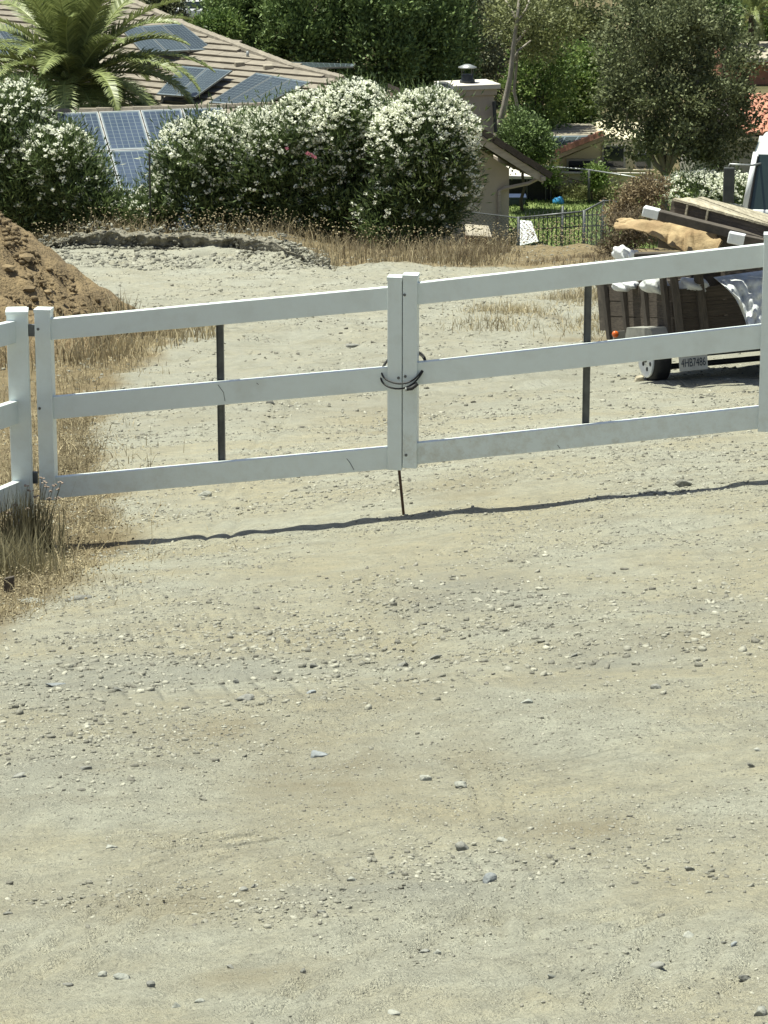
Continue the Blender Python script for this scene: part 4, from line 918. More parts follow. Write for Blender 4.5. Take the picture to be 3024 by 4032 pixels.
for off, dp in ((.02, .13), (.40, .13)): inst('joist', jt, panel, A + eu * (el / 2) + bd2 * off - nn * (dp / 2 + .003), (eu * (el + .06), bkd * .04, nn * dp))
for q in (.02, .18, .40): inst('joist', jt, panel, A + eu * el * q + bd2 * .2 - nn * .068, (eu * .035, bd2 * .36, nn * .12))
for q in (.14, .34): MB().box(A + eu * el * q - bkd * .012 - nn * .075, (.02, .02, .15), (eu, bkd, nn)).build('batten', M['plank'], panel)
def beam(name, label, px0, py0, px1, py1, Y0, Y1, w, h, mt, endmat=None):
    a = P(px0, py0, Y0); b = P(px1, py1, Y1); d = (b - a).normalized(); s = d.cross(Z_).normalized(); u = s.cross(d)
    o = empty(name, a, label, 'beam', None)
    MB().box((a + b) / 2, (w, (b - a).length, h), (s, d, u)).build('beam_body', M[mt], o, bevel=.006)
    if endmat: MB().box(a + d * .05, (w + .008, .16, h + .008), (s, d, u)).build('wrapped_end', M[endmat], o, bevel=.01)
    return o
beam('wrapped_beam', 'dark beam with a white wrapped end under the deck panel', 2545, 832, 3040, 955, 29.2, 28.9, .12, .085, 'joist', 'whitebag')
beam('wrapped_beam', 'pale ended post below the deck panel near the right stile', 2880, 935, 3060, 972, 28.6, 28.5, .08, .10, 'joist', 'whitebag')
beam('scrap_pipe', 'grey pipe end sticking out at the left of the load', 2445, 878, 2560, 905, 30.2, 29.9, .03, .03, 'galv')
beam('scrap_timber', 'dark timber lying across the trailer under the carpet', 2500, 1020, 3040, 1010, 29.0, 28.7, .10, .12, 'joist')
beam('scrap_timber', 'dark timber board behind the rolled carpet', 2600, 905, 3040, 965, 29.6, 29.3, .10, .34, 'joist')
# rolled tan carpet: folded sheet
ca = []; NU, NV = 40, 16
c0, c1 = P(2428, 897, 29.4), P(2830, 930, 28.9)
cl_ = [P(2428, 896, 29.35), P(2520, 902, 29.3), P(2620, 915, 29.25), P(2700, 938, 29.2), P(2765, 950, 29.15), P(2835, 948, 29.1)]
for i in range(NU + 1):
    u = i / NU; f_ = min(u * 5, 4.999); base = cl_[int(f_)].lerp(cl_[int(f_) + 1], f_ - int(f_))
    drp = float(np.interp(u, [0, .2, .42, .6, .75, .88, 1], [.03, .07, .09, .20, .26, .24, .04])); bul = .055 * math.exp(-((u - .66) / .16) ** 2) + .03 * math.exp(-((u - .2) / .12) ** 2)
    for j in range(NV + 1):
        v = j / NV; w_ = max(0, (v - .45) / .55)
        z_ = bul * math.sin(math.pi * min(1, v * .9 + .1)) - drp * w_ ** 1.6 + .016 * math.sin(13 * u + 6 * v) + .012 * math.sin(29 * u - 9 * v + 1) + .010 * math.sin(23 * v + 17 * u)
        y_ = .30 * (1 - v) * (.4 + .6 * min(1, u * 3)) - .05 * w_ + .030 * w_ * math.sin(34 * u) + .02 * w_ * math.sin(61 * u + 1)
        ca.append(base + Vector((.03 * math.sin(6 * v + 9 * u), y_, z_ + .03)))
fc = [(i * (NV + 1) + j, (i + 1) * (NV + 1) + j, (i + 1) * (NV + 1) + j + 1, i * (NV + 1) + j + 1) for i in range(NU) for j in range(NV)]
cb = MB().add(ca, fc).build('rolled_carpet', M['tan'], origin=tuple(c0), smooth=True); sm = cb.modifiers.new('solid', 'SOLIDIFY'); sm.thickness = .012
cb.name = 'carpet'; tag(cb, 'crumpled tan old carpet sticking out at the left of the load', 'carpet')
def bag(name, label, px, py, rx, ry, Y, seed, mt='whitebag', cat='bag'):
    c = P(px, py, Y); k = ppm(Y); bm = bmesh.new(); bmesh.ops.create_icosphere(bm, subdivisions=4, radius=1); vs = []
    for v in bm.verts:
        q = v.co; f = 1 + .16 * math.sin(3.1 * q.x + seed) * math.cos(2.7 * q.z + seed * 2) + .10 * math.sin(7 * q.x + 5 * q.z + seed * 3) + .06 * abs(math.sin(11 * q.z - 9 * q.x + seed))
        vs.append((c.x + q.x * f * rx / k, c.y + q.y * f * .7 * rx / k, c.z + q.z * f * ry / k))
    fs = [tuple(v.index for v in f.verts) for f in bm.faces]; bm.free()
    o = mesh_np(name, vs, fs, M[mt], origin=(c.x, c.y, c.z - ry / k), smooth=True); return tag(o, label, cat, 'scrap bags on the trailer')
bag('plastic_bag', 'knotted white plastic bag at the left rear of the trailer load', 2450, 1000, 36, 32, 29.5, 1.0)
bag('plastic_bag', 'smaller white plastic bag tucked right of the knotted one', 2500, 1010, 26, 24, 29.4, 2.3)
bag('plastic_sheet', 'grey plastic sheeting bulging between the trailer stakes at left', 2580, 1120, 55, 35, 29.6, 3.1, 'tarp', 'plastic sheet')
bag('plastic_sheet', 'crumpled dull plastic sheeting above the rear boards', 2720, 1125, 70, 30, 29.5, 4.2, 'tarp', 'plastic sheet')
bag('plastic_sheet', 'pale plastic sheeting at the far left corner of the bed', 2460, 1125, 50, 20, 30.2, 5.7, 'tarp', 'plastic sheet')
# scrap heap core under the items so nothing floats
hp = MB()
for a, b, z, sx, sy, sz, rot in ((.5, 1.2, .28, .9, 1.5, .5, 8), (1.2, 1.1, .40, .8, 1.6, .66, -6), (.75, .8, .62, .9, .6, .22, 12), (.45, 1.6, .60, .6, .7, .3, 30)):
    rm = Matrix.Rotation(R(rot), 3, UPV); hp.box(tp_(a, b, z), (sx, sy, sz), (rm @ RT, rm @ HD, UPV))
o = hp.build('scrap_pile', M['joist'], origin=tuple(tp_(.9, 1.1, .02))); tag(o, 'dark jumble of scrap boards filling the trailer bed', 'scrap wood')
# silver tarp hanging over the rear
tv = []; NU, NV = 44, 34
for i in range(NU + 1):
    u = i / NU
    for j in range(NV + 1):
        v = j / NV
        px = 2810 + 250 * u + (60 + 60 * (1 - u)) * v * (1 - u) * .9; top = 1093 - 35 * u; bot = 1150 + (190) * sstep(u * 1.7 + .25) - 20 * u
        py = top + (bot - top) * v
        wr = .045 * math.sin(13 * u + 6 * v) + .03 * math.sin(27 * u - 11 * v + 2) + .025 * math.sin(9 * v + 34 * u * v) + .012 * math.sin(50 * u + 23 * v)
        Yq = 29.02 - .42 * v + .12 * u + wr + (.35 * max(0, .12 - v) / .12)
        tv.append(P(px, py, Yq))
fc = [(i * (NV + 1) + j, (i + 1) * (NV + 1) + j, (i + 1) * (NV + 1) + j + 1, i * (NV + 1) + j + 1) for i in range(NU) for j in range(NV)]
o = MB().add(tv, fc).build('silver_tarp', M['tarp'], origin=tuple(P(2950, 1250, 29.0)), smooth=True); sm = o.modifiers.new('solid', 'SOLIDIFY'); sm.thickness = .004
tag(o, 'shiny crumpled silver tarp hanging over the trailer rear at right', 'tarp')

# ------------------------------------------------------------------ white truck cab at the right edge
KY = 34.0; k = ppm(KY); fl = P(2918, 900, KY); gz = float(HB(fl.x + .9, KY)); zr = P(3000, 600, KY).z
truck = empty('truck', (fl.x, KY, gz), 'white truck cab with a big side mirror parked behind the trailer', 'truck')
def tk(px, py, dy=0.): return P(px, py, KY + dy)
xl = fl.x; W = 1.95
zb_, zw = gz + .45, P(2930, 825, KY).z
cabp = MB()
# lower body
cabp.hexa([Vector((xl, KY, zb_)), Vector((xl + W, KY, zb_)), Vector((xl + W, KY + 1.6, zb_)), Vector((xl, KY + 1.6, zb_)), Vector((xl + .02, KY + .02, zw)), Vector((xl + W - .02, KY + .02, zw)), Vector((xl + W - .02, KY + 1.6, zw)), Vector((xl + .02, KY + 1.6, zw))])
cabp.build('cab_body', M['truck'], truck, bevel=.03)
i_ = .11
rp = [Vector((xl + i_, KY + .20, zr - .06)), Vector((xl + W - i_, KY + .20, zr - .06)), Vector((xl + W - i_, KY + 1.55, zr - .06)), Vector((xl + i_, KY + 1.55, zr - .06))]
rb = MB().hexa(rp + [p + Vector((.06 if q in (0, 3) else -.06, .08 if q < 2 else -.05, .09)) for q, p in enumerate(rp)]); rb.build('cab_roof', M['truck'], truck, bevel=.025)
def pillar(a, b, r): MB().tube([a, b], r, 8).build('pillar', M['truck'], truck, smooth=True)
pillar(Vector((xl + .03, KY + .03, zw - .02)), Vector((xl + i_ + .02, KY + .22, zr - .03)), .035); pillar(Vector((xl + W - .03, KY + .03, zw - .02)), Vector((xl + W - i_ - .02, KY + .22, zr - .03)), .035)
pillar(Vector((xl + .03, KY + 1.5, zw - .02)), Vector((xl + i_ + .02, KY + 1.5, zr - .03)), .035); pillar(Vector((xl + W - .03, KY + 1.5, zw - .02)), Vector((xl + W - i_ - .02, KY + 1.5, zr - .03)), .035)
g0 = [Vector((xl + .06, KY + .045, zw)), Vector((xl + W - .06, KY + .045, zw)), Vector((xl + W - i_ - .02, KY + .21, zr - .05)), Vector((xl + i_ + .02, KY + .21, zr - .05))]
ws = MB().slab(g0, .012).build('windscreen', M['cabglass'], truck)
MB().tube([g0[0] + Vector((.02, -.012, .02)), g0[3] + Vector((.02, -.012, -.02))], .016, 6).build('windscreen_seal', M['black'], ws)
MB().slab([Vector((xl + .035, KY + .1, zw)), Vector((xl + .035, KY + 1.45, zw)), Vector((xl + i_, KY + 1.45, zr - .06)), Vector((xl + i_, KY + .4, zr - .06))], .01).build('side_window', M['cabglass'], truck)
mm = P(2876, 730, KY - .10); mr = MB().box(mm, (.125, .06, .40), (Vector((.98, .17, 0)), Vector((-.17, .98, 0)), Z_)).build('side_mirror', M['iron'], truck, bevel=.015)
MB().tube([P(2874, 662, KY - .10), P(2880, 648, KY - .10), P(2960, 650, KY - .02), P(2990, 640, KY + .25)], .012, 6).build('mirror_arm', M['galv'], mr, smooth=True)
MB().tube([P(2880, 800, KY - .10), P(2925, 815, KY + .0)], .012, 6).build('mirror_arm', M['galv'], mr, smooth=True)
MB().lathe(P(3000, 740, KY + .55), Vector((.1, -.8, .5)), [(-.01, .17), (0, .19), (.01, .17)], 24).build('steering_wheel', M['black'], truck)
for q in (0, 1):
    cx = xl + (.22 if q == 0 else W - .22); cz = float(HB(cx, KY + .55)) + .38
    MB().lathe((cx - .11, KY + .55, cz), (1, 0, 0), [(0, .25), (0, .34), (.03, .38), (.19, .38), (.22, .34), (.22, .25)], 28).build('wheel', M['black'], truck, smooth=True)
for px_o in (.18, W - .18): MB().lathe((xl + px_o, KY - .01, zb_ + .35), (0, -1, 0), [(0, .10), (.03, .10), (.05, .05)], 16).build('headlight', M['chrome'], truck, smooth=True)
truck.rotation_euler = (0, 0, R(-10))

# ------------------------------------------------------------------ main house: roof with tiles, gable wing, chimney
HY = 82.0
hb = R(17); HU = Vector((math.cos(hb), math.sin(hb), 0)); HV = Vector((-math.sin(hb), math.cos(hb), 0))
hz0 = float(HB(0, 80.0))
house = empty('tiled_house', (P(1500, 600, HY).x, HY, hz0), 'beige stucco house with brown tiled roof, solar panels and chimney', 'house')
def ray_poly(poly, p0, n): return [onplane(px, py, p0, n) for px, py in poly]
# main roof plane: courses run right and slightly forward, falls to the left and forward
mu = Vector((.82, -.57, 0)).normalized(); md = Vector((-.57, -.82, 0)).normalized() * math.cos(R(16.7)) + Vector((0, 0, -math.sin(R(16.7))))
mn = mu.cross(-md).normalized()
mp0 = P(1000, 330, 84.5)
mpoly = [(-260, 470), (900, 470), (1470, 470), (1585, 398), (1350, 313), (1148, 265), (739, 108), (520, 10), (330, -60), (-260, -60)]
roof_pts = ray_poly(mpoly, mp0, mn)
main_roof = MB().poly_slab(roof_pts, .16, mn).build('roof', M['roofbase'], house)
tl = unit_mesh('roof_tile', MB().hexa([Vector(v) for v in ((-.5, -.5, -.06), (.5, -.5, -.06), (.5, .5, -.03), (-.5, .5, -.03), (-.5, -.5, .060), (.5, -.5, .060), (.5, .5, .0), (-.5, .5, .0))]), M['tile'])
def inside(p, poly):
    c = False; j = len(poly) - 1
    for i in range(len(poly)):
        if (poly[i][1] > p[1]) != (poly[j][1] > p[1]) and p[0] < (poly[j][0] - poly[i][0]) * (p[1] - poly[i][1]) / (poly[j][1] - poly[i][1]) + poly[i][0]: c = not c
        j = i
    return c
def lay_tiles(parent, me, p0, u, d, n, pts3, cw, ch, th=.02, lim=300, vis=None):
    q2 = [((p - p0).dot(u), (p - p0).dot(d)) for p in pts3]; us = [a for a, b in q2]; ds = [b for a, b in q2]; cnt = 0
    row = 0; dd = min(ds) + ch / 2
    while dd < max(ds):
        uu = min(us) + (row % 2) * cw * .5
        while uu < max(us):
            if inside((uu, dd), q2):
                c = p0 + u * uu + d * dd + n * (th + random.uniform(0, .012))
                if vis is None or vis(c):
                    tw_ = random.uniform(-.02, .02); inst('roof_tile', me, parent, c, (u * (cw - .006) + d * tw_, -d * (ch * 1.12), n)); cnt += 1
            uu += cw
        row += 1; dd += ch
    return cnt
def to_px(p):
    v = p - CP; dd = v.dot(FW); return (1512 + F * v.x / dd, 2016 - F * v.dot(UP) / dd)
def vis_main(c):
    x, y = to_px(c); return -30 < x < 1500 and -30 < y < 450
nt_ = lay_tiles(main_roof, tl, mp0, mu, md, mn, roof_pts, .85, .40, vis=vis_main)
cap_me = unit_mesh('hip_tile', MB().hexa([Vector(v) for v in ((-.5, -.5, -.03), (.5, -.5, -.03), (.5, .5, -.03), (-.5, .5, -.03), (-.5, -.32, .06), (.5, -.32, .045), (.5, .32, .045), (-.5, .32, .06))]), M['tile'])
hipline = [(520, 10), (739, 108), (1148, 265), (1350, 313)]
hp3 = ray_poly(hipline, mp0, mn)
for a, b in zip(hp3[:-1], hp3[1:]):
    L_ = (b - a).length; m_ = max(1, int(L_ / .42)); d_ = (b - a).normalized(); s_ = mn.cross(d_).normalized()
    for k in range(m_): inst('hip_tile', cap_me, main_roof, a + d_ * (k + .5) * L_ / m_ + mn * .05, (d_ * L_ / m_ * 1.03, s_ * .26, mn))
# far slope behind the hip (falls to the right and away)
bq = [hp3[1], hp3[2], hp3[3], hp3[3] + Vector((1.2, 2.4, -.62)), hp3[2] + Vector((1.8, 3.0, -.85)), hp3[1] + Vector((1.6, 3.2, -1.0))]
bn = (bq[1] - bq[0]).cross(bq[5] - bq[0]).normalized()
back_roof = MB().add(bq + [p - Vector((0, 0, .15)) for p in bq], [(0, 1, 4, 5), (1, 2, 3, 4), (11, 10, 7, 6), (10, 9, 8, 7), (5, 4, 10, 11), (4, 3, 9, 10), (3, 2, 8, 9)]).build('roof', M['tile'], house)
# vents on the roof
def vent(px, py, kind):
    p = onplane(px, py, mp0, mn)
    if kind == 'box': MB().box(p + mn * .08, (.26, .20, .16), (HU, HV, Z_)).build('roof_vent', M['tile_pale'], house, bevel=.02)
    elif kind == 'pipe': MB().tube([p, p + Z_ * .22], .04, 8).build('vent_pipe', M['galv'], house, smooth=True)
vent(945, 265, 'box'); vent(1058, 277, 'box'); vent(975, 232, 'pipe'); vent(640, 410, 'pipe')
tv_ = P(1270, 286, 87.5)
tvb = MB().lathe(tv_ - Z_ * .25, (0, 0, 1), [(0, .10), (.17, .10), (.17, .17), (.25, .20), (.32, .15), (.35, .03)], 18).build('turbine_vent', M['tile_dark'], house, smooth=False)
# front wing roof carrying the blue panels
fb = R(15); FUx = Vector((math.cos(fb), math.sin(fb), 0)); fphi = R(27.5)
FD = Vector((math.sin(fb), -math.cos(fb), 0)) * math.cos(fphi) + Vector((0, 0, -math.sin(fphi))); FN = FUx.cross(-FD).normalized()
fp0 = P(600, 436, 79.0)
fpoly = [(165, 452), (1220, 424), (1380, 800), (60, 800)]
fpts = ray_poly([(165, 446), (1220, 412), (1420, 800), (420, 860)], fp0, FN)
front_roof = MB().poly_slab([fpts[3], fpts[2], fpts[1], fpts[0]], .14, FN).build('roof', M['roofbase'], house)
lay_tiles(front_roof, tl, fp0, FUx, FD, FN, fpts, .85, .40, vis=lambda c: (lambda q: 150 < q[0] < 1300 and q[1] < 560)(to_px(c)))
a, b = fpts[0], fpts[1]; L_ = (b - a).length; m_ = int(L_ / .45); d_ = (b - a).normalized()
for k in range(m_): inst('ridge_tile', cap_me, front_roof, a + d_ * (k + .5) * L_ / m_ + Z_ * .04, (d_ * L_ / m_ * 1.02, HV * .26, Z_))
wall_b = [Vector((p.x, p.y, 0)) for p in (fpts[3], fpts[2])]
MB().hexa([fpts[3] + HV * .5 + Vector((0, 0, -3)), fpts[2] + HV * .5 + Vector((0, 0, -3)), fpts[2] + HV * 2 + Vector((0, 0, -3)), fpts[3] + HV * 2 + Vector((0, 0, -3)), fpts[3] + HV * .5 - Z_ * .1, fpts[2] + HV * .5 - Z_ * .1, fpts[2] + HV * 2 - Z_ * .1, fpts[3] + HV * 2 - Z_ * .1]).build('wall', M['stucco'], house)
# gable wing at right: wall facing the camera, rake falling to the right
GY = 80.3; gn = Vector((math.sin(hb), -math.cos(hb), 0)); g0p = P(2005, 800, GY)
def gw(px, py, out=0.): return onplane(px, py, g0p + gn * out, gn)
zf = float(HB(g0p.x, GY)) - .3
rk = [gw(1480, 330, .55), gw(2138, 700, .55)]         # rake line, under side of fascia
wl = gw(1500, 800); wr = gw(2005, 800)
apex_px = 1560
wall_pts = [Vector((gw(1250, 800).x, gw(1250, 800).y, zf)), Vector((wr.x, wr.y, zf)), gw(2005, 664), gw(1640, 420), gw(1250, 560)]
MB().poly_slab(wall_pts, 5.0, gn).build('wall', M['stucco'], house)
def rake(mbm, dz0, dz1, o0, o1, mt, nm, xs=((1650, 397), (2138, 706))):
    (xa, ya), (xb, yb) = xs
    a0, b0, a1, b1 = gw(xa, ya, o0), gw(xb, yb, o0), gw(xa, ya, o1), gw(xb, yb, o1)
    a1 = a0 + gn * (o1 - o0); b1 = b0 + gn * (o1 - o0)
    MB().hexa([a1 + Z_ * dz0, b1 + Z_ * dz0, b0 + Z_ * dz0, a0 + Z_ * dz0, a1 + Z_ * dz1, b1 + Z_ * dz1, b0 + Z_ * dz1, a0 + Z_ * dz1]).build(nm, M[mt], house)
rake(None, -.11, .11, .60, .64, 'fascia', 'barge_board')
rake(None, .00, .12, .55, -2.2, 'roofbase', 'roof')
# dark rake tiles stepping along the barge board
a0, b0 = gw(1650, 397, .60), gw(2150, 714, .60); d_ = (b0 - a0).normalized(); L_ = (b0 - a0).length; nr = d_.cross(gn).normalized() * -1
if nr.z < 0: nr = -nr
rt_me = unit_mesh('rake_tile', MB().hexa([Vector(v) for v in ((-.5, -.5, -.5), (.5, -.5, -.62), (.5, .5, -.62), (-.5, .5, -.5), (-.5, -.5, .5), (.5, -.5, .5), (.5, .5, .5), (-.5, .5, .5))]), M['tile_dark'])
m_ = int(L_ / .36)
for k in range(m_): inst('rake_tile', rt_me, house, a0 + d_ * (k + .5) * L_ / m_ + nr * (.20 + .008 * (k % 2)) - gn * .02, (d_ * L_ / m_ * 1.1, gn * .26, nr * .15))
rt2 = [(1462, 325), (1566, 378)]
a2, b2 = P(1455, 322, 83.5), P(1590, 388, 82.6)
MB().slab([a2, b2, b2 + Vector((.3, .7, -.25)), a2 + Vector((.3, .7, -.25))], .14).build('roof', M['tile_dark'], house)
# gutter end and downspout
ge = gw(2125, 700, .45); gx_ = [ge, gw(2080, 722, .30), gw(1985, 742, .12), gw(1966, 752, .06), gw(1966, 905, .06)]
MB().tube(gx_, .055, 6).build('downspout', M['fascia'], house)
MB().box(ge - gn * 2.2 + Z_ * .02, (.12, 5, .11), (HU, HV, Z_)).build('gutter', M['fascia'], house)
# chimney
ch0 = P(1840, 520, 82.3); CH_U, CH_V = Vector((math.cos(R(18)), math.sin(R(18)), 0)), Vector((-math.sin(R(18)), math.cos(R(18)), 0)); CAXX = (CH_U, CH_V, Z_)
kk = ppm(82.3); czt = P(1840, 362, 82.3).z
chim = MB().box((ch0.x, ch0.y + .3, czt - 1.6), (1.24, .85, 3.1), CAXX).build('chimney', M['stucco'], house, bevel=.015)
MB().box((ch0.x, ch0.y + .3, czt - .0), (1.36, .97, .17), CAXX).build('collar', M['stucco'], chim, bevel=.01)
MB().box((ch0.x, ch0.y + .3, czt + .15), (1.52, 1.13, .13), CAXX).build('cap', M['concrete'], chim, bevel=.012)
fc_ = Vector((ch0.x, ch0.y + .3, czt + .215))
MB().lathe(fc_, (0, 0, 1), [(0, .21), (.08, .20), (.09, .16), (.22, .16)], 20).build('flue', M['iron'], chim, smooth=True)
for an in (.5, 2.1, 3.7, 5.3): MB().tube([fc_ + Vector((math.cos(an) * .17, math.sin(an) * .17, .2)), fc_ + Vector((math.cos(an) * .2, math.sin(an) * .2, .42))], .012, 5).build('cap_strut', M['iron'], chim)
MB().lathe(fc_ + Z_ * .40, (0, 0, 1), [(0, .25), (.02, .25), (.09, .08), (.095, .02)], 20).build('rain_cap', M['galv'], chim, smooth=True)
MB().tube([P(1945, 400, 82.2), P(1952, 520, 82.2)], .05, 8).build('dark_tube', M['iron'], house)  # thin dark upright tube along the right edge of the chimney
# dish beside the chimney, mostly hidden by blossom
dsh = P(1745, 372, 81.2); dr = empty('satellite_dish', dsh, 'grey wire satellite dish peeking over the hedge left of chimney', 'satellite dish')
MB().lathe(dsh, Vector((.2, -.8, .55)), [(0, .02), (.02, .16), (.06, .27), (.10, .34), (.09, .34), (.04, .26), (.0, .15)], 24).build('dish', M['steel'], dr, smooth=True)
MB().tube([dsh, dsh + Vector((0, .1, -.8))], .025, 6).build('mast', M['galv'], dr)

# ------------------------------------------------------------------ solar panels (each its own thing)
def solar_panel(q, label, group, cm='pvcell', nu=6, nv=10, th=.04):
    """q: corners top-left, top-right, bottom-right, bottom-left (world)"""
    q = [Vector(p) for p in q]; n = (q[1] - q[0]).cross(q[3] - q[0]).normalized()
    if n.z < 0: n = -n
    root = empty('solar_panel', q[3], label, 'solar panel', group)
    def b(u, v): return q[0].lerp(q[1], u).lerp(q[3].lerp(q[2], u), v)
    MB().poly_slab([b(.01, .99), b(.99, .99), b(.99, .01), b(.01, .01)], th * .8, n).build('backsheet', M['pvglass'], root)
    fr = MB(); eu_, ev_ = .025 / (q[1] - q[0]).length, .025 / (q[3] - q[0]).length
    for (u0, v0, u1, v1) in ((0, 0, 1, ev_), (0, 1 - ev_, 1, 1), (0, ev_, eu_, 1 - ev_), (1 - eu_, ev_, 1, 1 - ev_)):
        p = [b(u0, v1), b(u1, v1), b(u1, v0), b(u0, v0)]; fr.hexa([x - n * th for x in p] + [x + n * .006 for x in p])
    fr.build('frame', M['alu' if cm == 'pvcell' else 'alu_dark'], root)
    vs = []; fs = []
    for i in range(nu):
        for j in range(nv):
            u0, u1 = .05 + .9 * (i + .055) / nu, .05 + .9 * (i + .945) / nu; v0, v1 = .04 + .92 * (j + .055) / nv, .04 + .92 * (j + .945) / nv
            k = len(vs); vs += [tuple(b(u, v) + n * .003) for u, v in ((u0, v1), (u1, v1), (u1, v0), (u0, v0))]; fs.append((k, k + 1, k + 2, k + 3))
    o = mesh_np('cells', vs, fs, M[cm], root); o['kind'] = 'stuff'
    return root
fl0 = fp0 + FN * .16
tl_ = onplane(224, 446, fl0, FN); PW, PH = 1.06, 1.68
rows = ['upper', 'lower', 'bottom']; names = ['leftmost', 'second', 'third', 'fourth']
for r_ in range(3):
    for c_i in range(4):
        if r_ == 2 and c_i in (0, 3): continue
        o0 = tl_ + FUx * c_i * (PW + .03) + FD * r_ * (PH + .03)
        solar_panel([o0, o0 + FUx * PW, o0 + FUx * PW + FD * PH, o0 + FD * PH], f'blue gridded solar panel, {names[c_i]} in the {rows[r_]} row behind the oleander gap', 'blue solar panels on the front roof')
def px_panels(corners, p0, n, nu_, labels, group, nu=10, nv=6, lift=.2):
    q = [onplane(px, py, p0 + n * lift, n) for px, py in corners]
    for i in range(nu_):
        a, b = i / nu_ + .004, (i + 1) / nu_ - .004
        solar_panel([q[0].lerp(q[1], a), q[0].lerp(q[1], b), q[3].lerp(q[2], b), q[3].lerp(q[2], a)], labels[i], group, 'pvcell2', nu, nv)
    return q
grp = 'dark solar panels on the main roof'
px_panels([(717, 259), (916, 277), (769, 382), (615, 371)], mp0, mn, 2, ['left panel of the near dark pair beside the palm', 'right panel of the near dark pair beside the palm'], grp, 7, 12, .30)
px_panels([(1008, 286), (1222, 323), (1022, 419), (820, 404)], mp0, mn, 3, ['left panel of the trio nearest the hedge on the roof', 'middle panel of the trio nearest the hedge on the roof', 'right panel of the trio nearest the hedge on the roof'], grp, 4, 12, .30)
# upper array tilted towards the right on racks
nb = R(32); NU_ = Vector((math.cos(nb), math.sin(nb), 0)); ND = Vector((math.sin(nb), -math.cos(nb), 0)) * math.cos(R(17)) + Vector((0, 0, -math.sin(R(17)))); NN = NU_.cross(-ND).normalized()
def panel_raised(corners, Y, nlab): return px_panels(corners, P(corners[0][0], corners[0][1], Y), NN, len(nlab), nlab, grp, 6, 12, 0)
up_q = panel_raised([(470, 108), (715, 92), (843, 194), (560, 206)], 88.3, ['left panel of the tilted upper array behind the palm fronds', 'middle panel of the tilted upper array behind the palm', 'right panel of the tilted upper array by the roof hip'])
lf_q = panel_raised([(-110, 110), (55, 92), (150, 205), (-40, 222)], 87.5, ['outer dark panel at the left edge behind the palm', 'inner dark panel at the left edge behind the palm'])
sm_q = panel_raised([(125, 36), (178, 34), (186, 78), (140, 86)], 90.0, ['single small dark panel high behind the palm'])
for qd in (up_q, lf_q, sm_q):
    for p in qd:
        g = p - Z_ * .05; f = p - Z_ * max(.15, (p - mp0).dot(mn) / mn.z)
        MB().tube([g, f], .02, 5).build('panel_leg', M['alu'], house)
bp = [P(1100, 243, 90.5), P(1400, 252, 89.0), P(1390, 262, 87.9), P(1145, 268, 88.6)]
solar_panel(bp, 'solar panel seen edge on over the far roof slope', grp, 'pvcell2', 12, 6)

# ------------------------------------------------------------------ palms
def frond_mesh(name, L, droop, nl=74, ll=.46, lw=.042):
    pts_ = []; a = 0.0; x = z = 0.0; ns = 20
    for i in range(ns + 1):
        t = i / ns; pts_.append(Vector((x, 0, z))); an = .25 - droop * t ** 1.5; x += math.cos(an) * L / ns; z += math.sin(an) * L / ns
    rc = MB().tube(pts_, [.028 * (1 - .85 * i / ns) for i in range(ns + 1)], 5)
    vs = [tuple(v) for v in rc.v]; fs = list(rc.f); nr = len(vs); va = [.85] * nr
    for i in range(nl):
        t = .12 + .87 * (i / nl); f = t * ns; k = min(int(f), ns - 1); p = pts_[k].lerp(pts_[k + 1], f - k); tg = (pts_[k + 1] - pts_[k]).normalized()
        up = Vector((0, 1, 0)).cross(tg) * -1
        if up.z < 0: up = -up
        for s in (-1, 1):
            l_ = ll * (math.sin(math.pi * min(1, .22 + t * .78)) ** .6) * random.uniform(.85, 1.1)
            d = (tg * .62 + Vector((0, s, 0)) * .80 + up * random.uniform(.05, .38)).normalized(); w = tg * lw * .5
            m_ = p + d * l_ * .55 + up * .015; e = p + d * l_ - Vector((0, 0, .10 * l_))
            q = len(vs); vs += [tuple(p - w), tuple(p + w), tuple(m_ + w), tuple(e), tuple(m_ - w)]; fs += [(q, q + 1, q + 2, q + 4), (q + 4, q + 2, q + 3)]
            va += [min(1, max(0, random.gauss(.45, .15)))] * 5
    me = bpy.data.meshes.new(name); me.from_pydata(vs, [], fs); me.materials.append(M['frond'])
    at = me.attributes.new('var', 'FLOAT', 'POINT'); at.data.foreach_set('value', np.array(va, np.float32)); me.update(); return me
FR = [frond_mesh('frond', 3.1, d) for d in (.9, 1.25, 1.6, 2.0)]
def palm(name, label, top, z0, sc, nfr, seed, trunk_r, shag=True):
    r = random.Random(seed); root = empty(name, (top.x, top.y, z0), label, 'palm tree')
    n_ = 12; mb = MB(); pth = [Vector((top.x, top.y, z0 - .2)).lerp(top, i / n_) for i in range(n_ + 1)]
    mb.tube(pth, [trunk_r * (1.15 if i % 2 else .95) for i in range(n_ + 1)], 10); mb.build('trunk', M['bark'], root)
    for i in range(nfr):
        az = i * 2.39996 + r.uniform(-.2, .2); t = i / nfr
        elv = R(80) - R(118) * t ** .9 + r.uniform(-.12, .12); me = FR[min(3, int(t * 4))]
        s = sc * r.uniform(.85, 1.08) * (.92 + .1 * math.sin(math.pi * t))
        dx = Vector((math.cos(az) * math.cos(elv), math.sin(az) * math.cos(elv), math.sin(elv))); sd = Vector((-math.sin(az), math.cos(az), 0)); rl = r.uniform(-.35, .35)
        upv = dx.cross(sd); sd2 = sd * math.cos(rl) + upv * math.sin(rl); upv = dx.cross(sd2)
        inst('frond', me, root, top + dx * .12, (dx * s, sd2 * s, upv * s))
    return root
pt = P(285, 330, 81.6); palm('palm_tree', 'large feather palm with arching fronds in front of the tiled roof', pt, float(HB(pt.x, 81.6)), 1.22, 86, 3, .24)
